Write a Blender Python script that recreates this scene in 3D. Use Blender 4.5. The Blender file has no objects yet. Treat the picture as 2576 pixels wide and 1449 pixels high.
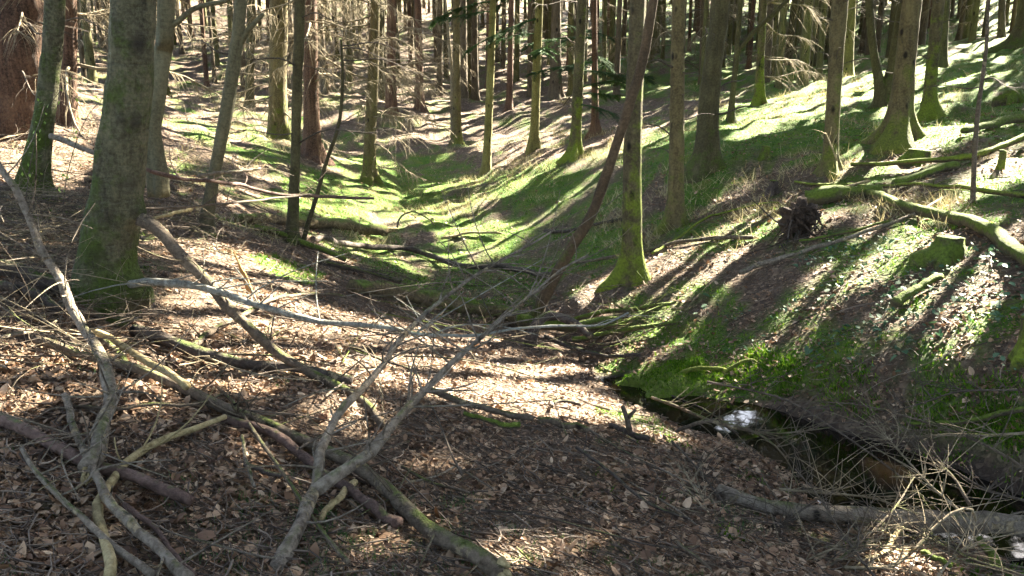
import bpy, math, random
import numpy as np
from mathutils import Vector

rng = np.random.default_rng(11)
random.seed(11)
SC = bpy.context.scene
COL = SC.collection

# ------------------------------------------------------------------ camera, world, sun, exposure
EYE = np.array([0.0, 0.0, 1.6]); PITCH = math.radians(14.0); FPX = 2144.0; CU, CV = 1288.0, 724.5
cd = bpy.data.cameras.new("camera"); cd.sensor_width = 36.0; cd.lens = 36.0 * FPX / 2576.0
cd.clip_start = 0.05; cd.clip_end = 600.0
cam = bpy.data.objects.new("camera", cd); COL.objects.link(cam)
cam.location = EYE; cam.rotation_euler = (math.radians(90) - PITCH, 0, 0); SC.camera = cam

SUN_AZ = math.radians(42.0)      # measured from +Y (view direction) towards +X (right)
SUN_EL = math.radians(36.0)
SUN = np.array([math.sin(SUN_AZ) * math.cos(SUN_EL), math.cos(SUN_AZ) * math.cos(SUN_EL), math.sin(SUN_EL)])
w = bpy.data.worlds.new("World"); SC.world = w; w.use_nodes = True
wn = w.node_tree; sky = wn.nodes.new("ShaderNodeTexSky"); sky.sky_type = 'NISHITA'; sky.sun_disc = False
sky.sun_elevation = SUN_EL; sky.sun_rotation = SUN_AZ; sky.air_density = 1.0; sky.dust_density = 1.5; sky.ozone_density = 1.0
bg = wn.nodes["Background"]; bg.inputs[1].default_value = 0.05
hs = wn.nodes.new('ShaderNodeHueSaturation'); hs.inputs['Saturation'].default_value = .75
wn.links.new(sky.outputs[0], hs.inputs['Color']); wn.links.new(hs.outputs[0], bg.inputs[0])
sl = bpy.data.lights.new("sun", 'SUN'); sl.energy = 5.0; sl.angle = math.radians(0.53); sl.color = (1.0, 0.91, 0.74)
so = bpy.data.objects.new("sun", sl); COL.objects.link(so)
so.rotation_euler = Vector(-SUN).to_track_quat('-Z', 'Y').to_euler(); so.location = (20, 20, 40)
SC.view_settings.view_transform = 'Standard'; SC.view_settings.look = 'None'
SC.view_settings.gamma = 1.0; SC.view_settings.exposure = 4.5
SC.cycles.max_bounces = 6; SC.cycles.diffuse_bounces = 3; SC.cycles.glossy_bounces = 2
SC.cycles.use_adaptive_sampling = True; SC.cycles.adaptive_threshold = 0.02
SC.cycles.use_denoising = True; SC.cycles.sample_clamp_indirect = 4.0

# ------------------------------------------------------------------ projection helpers (photo pixels at 2576 x 1449)
UPC = np.array([0, math.sin(PITCH), math.cos(PITCH)]); FWD = np.array([0, math.cos(PITCH), -math.sin(PITCH)])
def ray(u, v):
    u = np.asarray(u, float); v = np.asarray(v, float)
    cx = (u - CU) / FPX; cy = (CV - v) / FPX
    return np.stack([cx, cy * UPC[1] + FWD[1], cy * UPC[2] + FWD[2]], -1)
def at(u, v, y):
    d = ray(u, v); return EYE + d * (np.asarray(y, float) / d[..., 1])[..., None]
def proj(p):
    d = np.asarray(p, float) - EYE
    zf = d @ FWD; zf = np.where(zf > 0.05, zf, np.nan)
    return CU + FPX * d[..., 0] / zf, CV - FPX * (d @ UPC) / zf
def px2m(p): return float((np.asarray(p) - EYE) @ FWD) / FPX

# ------------------------------------------------------------------ terrain: thin plate through known ground points
GP = [(0,1449,2.4),(600,1449,2.5),(1200,1449,2.6),(1700,1449,3.0),(2100,1449,3.4),(2576,1449,3.6),
 (0,1200,2.95),(400,1200,3.1),(900,1200,3.5),(1400,1200,4.0),(1900,1200,4.7),(2300,1200,5.05),(2576,1200,4.5),
 (0,1000,3.6),(500,1000,3.9),(1000,1000,4.7),(1500,1000,5.8),(1850,1010,6.6),(2100,1000,5.9),(2400,1000,5.3),(2576,1000,4.9),
 (0,850,4.2),(300,850,4.8),(700,850,5.6),(1100,850,7.2),(1400,850,8.4),(1700,850,7.9),(2000,850,7.0),(2300,850,6.1),(2576,850,5.5),
 (0,700,5.0),(250,760,5.2),(500,700,6.3),(800,700,7.9),(1100,700,11),(1300,700,11.4),(1590,700,9.4),(1900,700,8.4),(2200,700,7.4),(2576,700,6.4),
 (0,600,6.2),(400,600,7.5),(740,600,9.5),(1000,610,13.5),(1250,600,14),(1500,600,12),(1750,600,10.4),(2000,580,9.6),(2350,600,8.0),(2576,600,7.2),
 (0,500,7.5),(500,500,10),(800,500,14),(1030,500,18),(1250,490,17.5),(1500,500,14.5),(1800,500,12.2),(2150,500,10.3),(2576,500,8.6),
 (100,440,8.5),(500,430,13),(930,440,18.5),(1060,420,22.5),(1225,420,20.5),(1450,400,18),(1770,430,13.2),(2100,430,11.7),(2576,400,10.5),
 (40,330,11.5),(400,340,14.5),(780,390,18),(1150,350,27),(1350,360,21),(1650,310,21),(1850,308,17.5),(2270,345,12.6),(2576,300,13.5),
 (165,300,14.5),(300,250,24),(700,300,27),(970,295,28),(1050,280,31),(1180,255,35),(1300,275,31),(1450,250,32),(1910,268,20),(2100,215,25),(2340,285,15.5),(1700,240,32),(2370,180,24),(2520,105,30),
 (100,180,34),(500,200,38),(900,180,42),(1300,180,46),(1700,170,46),(2000,150,42),(2300,120,42),(300,90,52),(900,80,58),(1500,80,60),(2000,60,60),
 (300,0,70),(900,0,75),(1500,0,80),(2100,0,75),(2576,0,50)]
g = np.array(GP, float); CP = at(g[:,0], g[:,1], g[:,2])
CP = np.vstack([CP, [(0,0,0),(-3,-3,.3),(2.5,-2,-.45),(4.2,2.2,-1.0),(5.2,-1,-1.15),(8,2,.1),(8,-3,-.2),(-8,0,1.2),(-6,6,1.0),(12,6,1.6),(18,14,3.2),(20,2,2.6),(28,22,5.2),(40,10,8),(-15,10,2),(-30,30,5),(-40,60,10),
  (60,60,14),(0,140,24),(-80,140,26),(80,140,27),(0,-30,1),(40,-30,5),(-40,-30,4),(170,0,20),(-170,0,16),(0,-170,6),(170,170,34),(-170,170,30),(0,190,32)]])
def _tps_phi(d2): return 0.5 * d2 * np.log(d2 + 1e-9)
_n = len(CP); _d2 = ((CP[:,None,:2] - CP[None,:,:2])**2).sum(-1)
_A = np.zeros((_n+3, _n+3)); _A[:_n,:_n] = _tps_phi(_d2) + np.eye(_n) * 0.25
_A[:_n,_n:] = np.c_[np.ones(_n), CP[:,:2]]; _A[_n:,:_n] = _A[:_n,_n:].T
_W = np.linalg.solve(_A, np.r_[CP[:,2], 0, 0, 0])
def H0(x, y):
    x = np.atleast_1d(np.asarray(x, float)); y = np.atleast_1d(np.asarray(y, float)); out = np.empty(x.size)
    xf, yf = x.ravel(), y.ravel()
    for i in range(0, xf.size, 20000):
        a, b = xf[i:i+20000], yf[i:i+20000]
        d2 = (a[:,None] - CP[None,:,0])**2 + (b[:,None] - CP[None,:,1])**2
        out[i:i+20000] = _tps_phi(d2) @ _W[:_n] + _W[_n] + _W[_n+1]*a + _W[_n+2]*b
    return out.reshape(x.shape)
_lat = rng.random((256, 256))
def vnoise(x, y, s, ox=0.0):
    x = np.asarray(x) / s + ox; y = np.asarray(y) / s + ox * 1.7
    xi = np.floor(x).astype(int); yi = np.floor(y).astype(int); fx = x - xi; fy = y - yi
    fx = fx*fx*(3-2*fx); fy = fy*fy*(3-2*fy)
    L = lambda i, j: _lat[i & 255, j & 255]
    return (L(xi,yi)*(1-fx)+L(xi+1,yi)*fx)*(1-fy) + (L(xi,yi+1)*(1-fx)+L(xi+1,yi+1)*fx)*fy
def gpts(pts, h=H0, off=0.0):
    """pixels -> points on the ground (march each ray until it meets the terrain)"""
    a = np.array(pts, float).reshape(-1, 2); d = ray(a[:,0], a[:,1]); d = d / d[:,1:2]
    ts = np.geomspace(1.4, 150, 220); best = np.full(len(a), np.nan)
    prev = None; tp = ts[0]
    for i in range(0, len(a), 4000):
        dd = d[i:i+4000]; P = EYE[None,None] + dd[:,None,:] * ts[None,:,None]
        f = P[...,2] - off - h(P[...,0], P[...,1])
        neg = f < 0; k = np.argmax(neg, 1); k = np.where(neg.any(1), np.maximum(k, 1), len(ts)-1)
        r = np.arange(len(dd)); f0, f1 = f[r,k-1], f[r,k]; q = np.clip(f0 / np.where(f0-f1 == 0, 1, f0-f1), 0, 1)
        best[i:i+4000] = ts[k-1] + (ts[k]-ts[k-1]) * q
    return EYE + d * best[:,None]
# stream channel
STREAM = gpts([(2700,1330),(2420,1240),(2200,1170),(2030,1085),(1920,1050),(1800,1046),(1690,1016),(1580,965),(1480,890),(1385,770),(1350,705),(1290,680),(1180,635),(1110,590),(1045,535),(1020,490),(1000,450),(1040,412)])
STREAM = np.vstack([[5.2,-1.0,0],[4.4,2.0,0], STREAM])
WID = np.array([.5,.5,.5,.66,.66,.56,.58,.54,.42,.26,.26,.26,.26,.24,.14,.12,.10,.10,.09,.08])
def catmull(P, n):
    P = np.asarray(P, float); 
    if len(P) == 2: t = np.linspace(0,1,n)[:,None]; return P[0]*(1-t)+P[1]*t
    Q = np.vstack([2*P[0]-P[1], P, 2*P[-1]-P[-2]])
    seg = np.linalg.norm(np.diff(P[:, :3], axis=0), axis=1); cum = np.r_[0, np.cumsum(seg)]; cum /= cum[-1]
    tt = np.linspace(0, 1, n); k = np.clip(np.searchsorted(cum, tt, 'right')-1, 0, len(P)-2)
    f = ((tt - cum[k]) / np.maximum(cum[k+1]-cum[k], 1e-9))[:,None]
    a,b,c,d = Q[k],Q[k+1],Q[k+2],Q[k+3]
    return .5*((2*b)+(-a+c)*f+(2*a-5*b+4*c-d)*f*f+(-a+3*b-3*c+d)*f**3)
SP = catmull(np.c_[STREAM[:,:2], np.zeros(len(STREAM)), WID], 220); SPX, SPW = SP[:,:2], SP[:,3]
SPZ = H0(SPX[:,0], SPX[:,1]); _k = np.ones(25)/25; SPZ = np.convolve(np.pad(SPZ, 12, 'edge'), _k, 'valid'); SPD = np.interp(np.arange(220), [0,100,120,219], [.09,.09,.04,.03])
def stream_d(x, y):
    x = np.ravel(x); y = np.ravel(y); dm = np.full(x.size, 9.0); zi = np.zeros(x.size)
    near = np.where((x > -5) & (x < 9) & (y < 26) & (y > -3))[0]
    for i in range(0, near.size, 20000):
        ix = near[i:i+20000]
        d = np.hypot(x[ix,None]-SPX[None,:,0], y[ix,None]-SPX[None,:,1]); k = d.argmin(1)
        dm[ix] = d[np.arange(len(ix)), k] / SPW[k]; zi[ix] = SPZ[k] - SPD[k]
    return dm, zi
HUM = gpts([(1760,935)])[0]
def H(x, y, fine=True):
    x = np.atleast_1d(np.asarray(x, float)); y = np.atleast_1d(np.asarray(y, float)); z = H0(x, y)
    r = np.hypot(x, y)
    b = (vnoise(x,y,.9)-.5)*.10 + (vnoise(x,y,.33,3.1)-.5)*(.05+.07*np.clip((r-7)/6,0,1))
    b = b * np.clip(.6 + r/26, 0, 1.6) + .07*np.exp(-(((x-HUM[0])/.62)**2+((y-HUM[1])/.30)**2)) + (vnoise(x,y,3.1,7.7)-.5)*.22*np.clip(r/12-.4, 0, 2)
    if fine: b = b + (vnoise(x,y,.11,5.3)-.5)*.022
    d, zs = stream_d(x, y); d = d.reshape(z.shape); zs = zs.reshape(z.shape)
    ch = np.clip(1.35 - d, 0, 1); ch = ch*ch*(3-2*ch)
    zz = z + b
    return zz*(1-ch) + (zs + .3*b)*ch
def ground(u, v): return gpts([(u, v)])[0]

def inpoly(u, v, poly):
    p = np.asarray(poly, float); x0, y0 = p[:,0], p[:,1]; x1, y1 = np.roll(x0,-1), np.roll(y0,-1)
    r = np.zeros(np.shape(u), bool)
    for a,b,c,d in zip(x0,y0,x1,y1):
        with np.errstate(all='ignore'):
            r ^= ((b > v) != (d > v)) & (u < (c-a)*(v-b)/(d-b if d != b else 1e-9)+a)
    return r
# where moss grows (world cover, given as areas of the photograph unprojected onto the ground)
MOSS = [([(640,500),(820,410),(980,370),(1120,400),(1240,430),(1500,380),(1640,330),(1660,420),(1600,520),(1560,650),(1450,740),(1350,770),(1200,770),(1000,710),(850,650),(740,560)], .63),
 ([(1640,330),(1900,250),(2200,190),(2576,90),(2576,330),(2400,360),(2200,400),(1950,420),(1700,560)], .72),
 ([(430,340),(700,290),(900,300),(960,400),(800,430),(600,400)], .5), ([(100,200),(600,150),(1000,250),(600,330),(300,320)], .38),
 ([(1540,930),(1900,880),(1990,960),(1900,1020),(1680,1010)], .62), ([(1600,740),(1850,820),(2050,940),(2150,960),(1980,1000),(1800,920),(1560,880)], .5),
 ([(2280,1050),(2576,1010),(2576,1270),(2400,1230)], .8), ([(1800,1060),(2050,1040),(2100,1100),(1850,1130)], .7),
 ([(2150,430),(2576,330),(2576,560),(2300,590),(2050,520)], .55), ([(1700,560),(2000,480),(2050,640),(1850,760),(1680,720)], .46),
 ([(620,640),(700,640),(820,690),(780,720),(680,690)], .8)]
def moss_at(p):
    u, v = proj(p); m = np.full(len(p), .36)
    u = np.nan_to_num(u, nan=-1e5); v = np.nan_to_num(v, nan=1e5)
    m[(u < 1500) & (v > 600)] = .20
    m[(v < 250)] = np.where(u[v < 250] < 1500, .34, .62)
    for poly, val in MOSS:
        q = inpoly(u, v, poly); m[q] = np.maximum(m[q], val)
    n = .38*vnoise(p[:,0],p[:,1],.9,9.2) + .37*vnoise(p[:,0],p[:,1],.27,2.2) + .25*vnoise(p[:,0],p[:,1],.09,4.4)
    return np.clip((m + n - 1.0) * 4.2 + .45, 0, 1)

# ------------------------------------------------------------------ materials
def mat(name):
    m = bpy.data.materials.new(name); m.use_nodes = True; t = m.node_tree
    b = t.nodes["Principled BSDF"]; b.inputs["Roughness"].default_value = .9; b.inputs["Specular IOR Level"].default_value = .25
    return m, t, b
def nd(t, kind, **kw):
    n = t.nodes.new("ShaderNode" + kind)
    for k, v in kw.items():
        if k in n.inputs.keys() and not hasattr(n, k): n.inputs[k].default_value = v
        else: setattr(n, k, v)
    return n
def noise(t, vec, scale, detail=5, rough=.6):
    n = nd(t, "TexNoise"); n.inputs["Scale"].default_value = scale; n.inputs["Detail"].default_value = detail; n.inputs["Roughness"].default_value = rough
    if vec is not None: t.links.new(vec, n.inputs["Vector"])
    return n.outputs["Fac"]
def ramp(t, fac, stops):
    n = nd(t, "ValToRGB"); r = n.color_ramp
    while len(r.elements) < len(stops): r.elements.new(.5)
    for e, (p, c) in zip(r.elements, stops): e.position = p; e.color = (*c, 1) if len(c) == 3 else c
    t.links.new(fac, n.inputs[0]); return n.outputs[0]
def mixc(t, fac, a, b, mode='MIX'):
    n = nd(t, "Mix"); n.data_type = 'RGBA'; n.blend_type = mode
    for s, val in ((0, fac), (6, a), (7, b)):
        if hasattr(val, "is_linked"): t.links.new(val, n.inputs[s])
        else: n.inputs[s].default_value = val if s == 0 else (*val, 1)
    return n.outputs[2]
def mth(t, op, a, b=None, clamp=False):
    n = nd(t, "Math"); n.operation = op; n.use_clamp = clamp
    for s, val in ((0, a), (1, b)):
        if val is None: continue
        if hasattr(val, "is_linked"): t.links.new(val, n.inputs[s])
        else: n.inputs[s].default_value = val
    return n.outputs[0]
def bump(t, b, h, strength, dist):
    n = nd(t, "Bump"); n.inputs["Strength"].default_value = strength; n.inputs["Distance"].default_value = dist
    t.links.new(h, n.inputs["Height"]); t.links.new(n.outputs[0], b.inputs["Normal"])
def scaled(t, vec, s):
    n = nd(t, "Mapping"); n.inputs["Scale"].default_value = s; t.links.new(vec, n.inputs["Vector"]); return n.outputs[0]
def objco(t):
    tc = nd(t, "TexCoord"); oi = nd(t, "ObjectInfo"); a = nd(t, "VectorMath"); a.operation = 'ADD'
    s = nd(t, "VectorMath"); s.operation = 'SCALE'; s.inputs[3].default_value = 17.0
    cx = nd(t, "CombineXYZ"); 
    for i in range(3): t.links.new(oi.outputs["Random"], cx.inputs[i])
    t.links.new(cx.outputs[0], s.inputs[0]); t.links.new(tc.outputs["Object"], a.inputs[0]); t.links.new(s.outputs[0], a.inputs[1])
    return a.outputs[0], tc
def bark(name, dark, mid, pale, moss=.0, mosscol=(.055,.085,.015), zs=.25, scale=9, knots=0, bmp=.6, streak=False, bd=.04, peel=0.0):
    m, t, b = mat(name); co, tc = objco(t)
    n1 = noise(t, scaled(t, co, (1,1,zs)), scale, 8, .7); n2 = noise(t, co, 2.3, 4, .6); n3 = noise(t, co, 38, 4, .7)
    f = mth(t, 'ADD', mth(t, 'MULTIPLY', n1, .65), mth(t, 'MULTIPLY', n2, .35))
    c = ramp(t, f, [(.40, dark), (.5, mid), (.60, pale)])
    c = mixc(t, .5, c, ramp(t, n3, [(.35, dark), (.65, pale)]))
    hgt = n1
    if streak:
        n4 = noise(t, scaled(t, co, (2,2,16)), 3.2, 4, .6)
        c = mixc(t, ramp(t, n4, [(.58,(0,0,0)),(.72,(.45,.45,.45))]), c, dark)
        hgt = mth(t, 'SUBTRACT', n1, mth(t, 'MULTIPLY', n4, .5))
    if knots:
        vo = nd(t, "TexVoronoi"); vo.inputs["Scale"].default_value = knots; t.links.new(scaled(t, co, (1,1,.55)), vo.inputs["Vector"])
        k = ramp(t, vo.outputs["Distance"], [(.10,(1,1,1)),(.2,(0,0,0))])
        c = mixc(t, k, c, tuple(x*.35 for x in dark)); hgt = mth(t, 'ADD', hgt, mth(t, 'MULTIPLY', k, .5))
    if peel:
        n6 = noise(t, scaled(t, co, (1,1,1)), 7.5, 7, .75); pf = ramp(t, n6, [(.60-peel,(0,0,0)),(.63-peel,(1,1,1))])
        c = mixc(t, pf, c, ramp(t, n3, [(.3,(.15,.11,.06)),(.7,(.33,.27,.17))])); hgt = mth(t, 'SUBTRACT', hgt, mth(t, 'MULTIPLY', pf, .35))
    if moss > 0:
        sx = nd(t, "SeparateXYZ"); t.links.new(tc.outputs["Object"], sx.inputs[0])
        low = mth(t, 'SUBTRACT', 1.0, mth(t, 'MULTIPLY', sx.outputs[2], .5), True)
        ge = nd(t, "NewGeometry"); sn = nd(t, "SeparateXYZ"); t.links.new(ge.outputs["Normal"], sn.inputs[0])
        up = mth(t, 'MULTIPLY', sn.outputs[2], .28)
        lf = mth(t, 'MULTIPLY', sn.outputs[0], .05)
        nm = noise(t, co, 4.5, 7, .72)
        a = mth(t, 'ADD', mth(t, 'ADD', nm, mth(t, 'MULTIPLY', low, .16)), mth(t, 'ADD', up, lf))
        mf = ramp(t, mth(t, 'ADD', a, moss - .5), [(.50,(0,0,0)),(.66,(1,1,1))])
        mc = ramp(t, n3, [(.3, tuple(x*.55 for x in mosscol)), (.7, tuple(x*1.5 for x in mosscol))])
        c = mixc(t, mf, c, mc); hgt = mth(t, 'ADD', hgt, mth(t, 'MULTIPLY', mth(t, 'MULTIPLY', mf, n3), .5))
    at_ = nd(t, "Attribute"); at_.attribute_name = "scar"
    c = mixc(t, at_.outputs["Fac"], c, (.022,.017,.012))
    t.links.new(c, b.inputs["Base Color"]); bump(t, b, hgt, bmp, bd); return m
M = {}
M['beech'] = bark("beech_bark", (.022,.02,.011), (.066,.060,.029), (.14,.132,.078), .47, (.042,.060,.008), .35, 11, 0, 1.0, True)
M['beech2'] = bark("beech_smooth_bark", (.035,.031,.017), (.075,.068,.036), (.13,.12,.07), .08, (.035,.042,.010), .3, 7, 0, .4, True)
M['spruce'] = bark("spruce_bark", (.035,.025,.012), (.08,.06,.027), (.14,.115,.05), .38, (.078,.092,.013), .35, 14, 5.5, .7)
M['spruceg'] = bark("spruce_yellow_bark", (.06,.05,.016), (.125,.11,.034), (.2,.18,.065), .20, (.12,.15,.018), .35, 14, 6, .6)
M['mossy'] = bark("mossy_bark", (.025,.02,.010), (.06,.047,.022), (.11,.09,.045), .46, (.10,.128,.012), .35, 12, 5, .8)
M['red'] = bark("red_conifer_bark", (.014,.007,.005), (.085,.045,.027), (.17,.10,.062), .04, zs=.10, scale=16, bmp=1.0, bd=.09)
M['redmoss'] = bark('red_mossy_bark', (.026,.018,.010), (.058,.039,.021), (.105,.072,.04), .38, (.05,.065,.012), .3, 9, 0, 1.0)
M['dark'] = bark("dark_bark", (.022,.018,.008), (.05,.042,.018), (.09,.078,.034), .32, (.045,.062,.008), .3, 12, 0, .8)
M['far'] = bark("distant_bark", (.03,.022,.013), (.07,.053,.031), (.125,.097,.06), .10, (.08,.095,.018), .3, 10, 4, .5)
M['fargreen'] = bark("distant_greenish_bark", (.028,.025,.010), (.07,.066,.024), (.13,.125,.045), .20, (.09,.11,.015), .3, 10, 4, .5)
M['grey'] = bark("grey_branch_bark", (.045,.034,.023), (.115,.09,.065), (.235,.20,.155), .08, (.06,.075,.014), 1, 12, 9, .9, peel=.03)
M['lichen'] = bark("lichen_branch_bark", (.055,.05,.04), (.15,.145,.12), (.29,.295,.255), .06, (.09,.11,.03), 1, 18, 0, .9)
M['brown'] = bark("brown_branch_bark", (.035,.025,.017), (.085,.063,.042), (.16,.125,.088), .14, (.07,.09,.015), 1, 16, 8, .9, peel=.02)
M['dim'] = bark("dark_log_bark", (.022,.016,.012), (.055,.041,.033), (.10,.08,.064), .12, (.05,.07,.012), 1, 14, 8, .9, peel=.01)
M['purple'] = bark("reddish_log_bark", (.035,.021,.016), (.085,.052,.040), (.15,.098,.078), .06, zs=1, scale=12, bmp=.9)
M['bare'] = bark("bare_split_wood", (.09,.065,.025), (.22,.17,.08), (.36,.30,.16), .0, zs=1, scale=20, bmp=.6)
M['rot'] = bark("rotten_wood", (.025,.018,.009), (.08,.058,.028), (.19,.145,.075), .24, (.07,.10,.014), 1, 14, 0, 1.0)
M['mosslog'] = bark("moss_covered_bark", (.03,.025,.015), (.07,.055,.03), (.12,.10,.055), .42, (.075,.105,.012), 1, 14, 0, 1.0)
M['twig'] = bark("dead_twig_bark", (.065,.05,.028), (.14,.112,.068), (.25,.205,.135), .0, zs=1, scale=20, bmp=.2)
M['twigd'] = bark("dark_twig_bark", (.025,.018,.012), (.055,.042,.03), (.10,.08,.06), .0, zs=1, scale=20, bmp=.2)
M['mosspad'] = bark('moss_pad', (.03,.05,.008), (.08,.12,.015), (.15,.19,.03), 0, zs=1, scale=22, bmp=1.0)
M['mosstwig'] = bark('moss_twig', (.05,.07,.008), (.12,.15,.018), (.22,.24,.04), 0, zs=1, scale=30, bmp=1.0)
M['root'] = bark("root_soil", (.012,.008,.006), (.035,.022,.015), (.09,.06,.04), .0, zs=1, scale=14, bmp=1.0)

def ground_mat():
    m, t, b = mat("forest_floor"); ge = nd(t, "NewGeometry"); co = ge.outputs["Position"]
    at_ = nd(t, "Attribute"); at_.attribute_name = "moss"; wt = nd(t, "Attribute"); wt.attribute_name = "wet"
    v1 = nd(t, "TexVoronoi"); v1.inputs["Scale"].default_value = 26; t.links.new(co, v1.inputs["Vector"])
    sv = nd(t, "SeparateColor"); t.links.new(v1.outputs["Color"], sv.inputs[0])
    leaf = ramp(t, sv.outputs[0], [(.0,(.035,.022,.016)),(.45,(.10,.065,.043)),(.7,(.17,.115,.076)),(1,(.28,.205,.14))])
    n1 = noise(t, co, 1.3, 6, .65); n2 = noise(t, co, 45, 6, .7); n3 = noise(t, co, 9, 6, .7)
    hum = ramp(t, n2, [(.3,(.02,.014,.01)),(.5,(.08,.055,.038)),(.72,(.2,.15,.105))])
    c = mixc(t, ramp(t, n3, [(.4,(0,0,0)),(.6,(1,1,1))]), hum, leaf)
    c = mixc(t, ramp(t, n1, [(.35,(0,0,0)),(.7,(.6,.6,.6))]), c, (.085,.06,.036))
    mc = ramp(t, n2, [(.28,(.014,.034,.004)),(.5,(.044,.105,.006)),(.72,(.13,.22,.014))])
    n5 = noise(t, co, 3.1, 5, .6)
    mc = mixc(t, ramp(t, n5, [(.42,(0,0,0)),(.68,(.8,.8,.8))]), mc, (.11,.13,.018))
    c = mixc(t, at_.outputs["Fac"], c, mc)
    c = mixc(t, wt.outputs["Fac"], c, (.006,.0045,.0035))
    t.links.new(c, b.inputs["Base Color"])
    h = mth(t, 'ADD', mth(t, 'ADD', n2, n3), mth(t, 'MULTIPLY', v1.outputs["Distance"], .8))
    bump(t, b, h, .9, .05); return m
def island_mat(name, stops, rough=.7, spec=.3, trans=0.0, patch=False):
    m, t, b = mat(name); ge = nd(t, "NewGeometry")
    f = ge.outputs["Random Per Island"]
    n = noise(t, ge.outputs["Position"], 60, 3, .6)
    f = mth(t, 'ADD', mth(t, 'MULTIPLY', f, .8), mth(t, 'MULTIPLY', n, .2))
    if patch:
        f = mth(t, 'ADD', mth(t, 'MULTIPLY', f, .6), mth(t, 'MULTIPLY', noise(t, ge.outputs["Position"], 2.2, 5, .6), .4))
    c = ramp(t, f, stops); t.links.new(c, b.inputs["Base Color"])
    b.inputs["Roughness"].default_value = rough; b.inputs["Specular IOR Level"].default_value = spec
    if trans > 0:
        tr = nd(t, "BsdfTranslucent"); t.links.new(c, tr.inputs[0]); mx = nd(t, "MixShader"); mx.inputs[0].default_value = trans
        out = t.nodes["Material Output"]
        t.links.new(b.outputs[0], mx.inputs[1]); t.links.new(tr.outputs[0], mx.inputs[2]); t.links.new(mx.outputs[0], out.inputs[0])
    return m
M['floor'] = ground_mat()
M['leaf'] = island_mat("dead_beech_leaf", [(.05,(.045,.023,.012)),(.3,(.12,.064,.033)),(.55,(.20,.118,.065)),(.8,(.31,.212,.13)),(.97,(.43,.33,.225))], .65, .35, .15)
M['twiglit'] = island_mat("twig_litter", [(.05,(.03,.021,.015)),(.4,(.07,.05,.036)),(.7,(.125,.095,.07)),(.95,(.23,.185,.14))])
M['mossblade'] = island_mat("moss_green", [(.15,(.016,.046,.004)),(.40,(.042,.11,.006)),(.6,(.10,.20,.010)),(.85,(.22,.29,.03))], .85, .1, .3, True)
M['grassy'] = island_mat("grass_green", [(.1,(.02,.07,.018)),(.5,(.045,.13,.03)),(.95,(.10,.20,.05))], .7, .3, .3)
M['ivy'] = island_mat("bramble_leaf", [(.1,(.025,.06,.025)),(.5,(.05,.10,.05)),(.95,(.10,.15,.085))], .65, .2, .15)
M['needle'] = island_mat("spruce_needle", [(.1,(.016,.036,.014)),(.5,(.03,.062,.022)),(.95,(.045,.08,.025))], .8, .1, .15)
M['bud'] = island_mat("spring_leaf", [(.1,(.12,.2,.03)),(.9,(.25,.34,.07))], .6, .3, .4)
M['drygrass'] = island_mat("dry_grass", [(.1,(.18,.14,.06)),(.5,(.34,.29,.14)),(.95,(.50,.44,.26))], .8, .2, .2)
M['cone'] = island_mat("pine_cone_scale", [(.1,(.10,.055,.03)),(.9,(.22,.13,.075))])
def water_mat():
    m, t, b = mat("stream_water"); co = nd(t, "NewGeometry").outputs["Position"]
    n = noise(t, co, 3, 4, .6)
    t.links.new(ramp(t, n, [(.4,(.0015,.0013,.001)),(.75,(.005,.0034,.0018))]), b.inputs["Base Color"])
    b.inputs["Roughness"].default_value = .06; b.inputs["Specular IOR Level"].default_value = .6; b.inputs["IOR"].default_value = 1.33
    bump(t, b, noise(t, co, 5, 2, .4), .17, .02); return m
M['water'] = water_mat()

# ------------------------------------------------------------------ mesh building
class MB:
    def __init__(s): s.v=[]; s.q=[]; s.t=[]; s.n=0; s.sc=[]
    def add(s, v, q=None, t=None, scar=None):
        v = np.asarray(v, float).reshape(-1,3); s.v.append(v)
        if q is not None and len(q): s.q.append(np.asarray(q,int)+s.n)
        if t is not None and len(t): s.t.append(np.asarray(t,int)+s.n)
        s.sc.append(np.zeros(len(v)) if scar is None else scar); s.n += len(v); return s
    def mesh(s, name, material, org=(0,0,0), smooth=True, attrs=None):
        v = np.vstack(s.v) - np.asarray(org, float)
        q = np.vstack(s.q) if s.q else np.zeros((0,4),int); t = np.vstack(s.t) if s.t else np.zeros((0,3),int)
        me = bpy.data.meshes.new(name); me.vertices.add(len(v)); me.vertices.foreach_set("co", v.ravel().astype(np.float32))
        me.loops.add(q.size+t.size); me.loops.foreach_set("vertex_index", np.r_[q.ravel(), t.ravel()].astype(np.int32))
        st = np.r_[np.arange(len(q))*4, q.size+np.arange(len(t))*3].astype(np.int32)
        me.polygons.add(len(q)+len(t)); me.polygons.foreach_set("loop_start", st)
        me.polygons.foreach_set("use_smooth", np.full(len(q)+len(t), smooth))
        me.update(calc_edges=True); me.materials.append(material)
        sc = np.concatenate(s.sc)
        if sc.any(): attrs = dict(attrs or {}, scar=sc)
        for k, a in (attrs or {}).items():
            at_ = me.attributes.new(k, 'FLOAT', 'POINT'); at_.data.foreach_set("value", np.asarray(a, np.float32))
        return me
def link(name, data, parent=None, loc=None):
    o = bpy.data.objects.new(name, data); COL.objects.link(o)
    if loc is not None: o.location = loc
    if parent is not None: o.parent = parent
    return o
def tag(o, label=None, cat=None, group=None, kind=None):
    for k, val in (("label",label),("category",cat),("group",group),("kind",kind)):
        if val: o[k] = val
    return o
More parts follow.
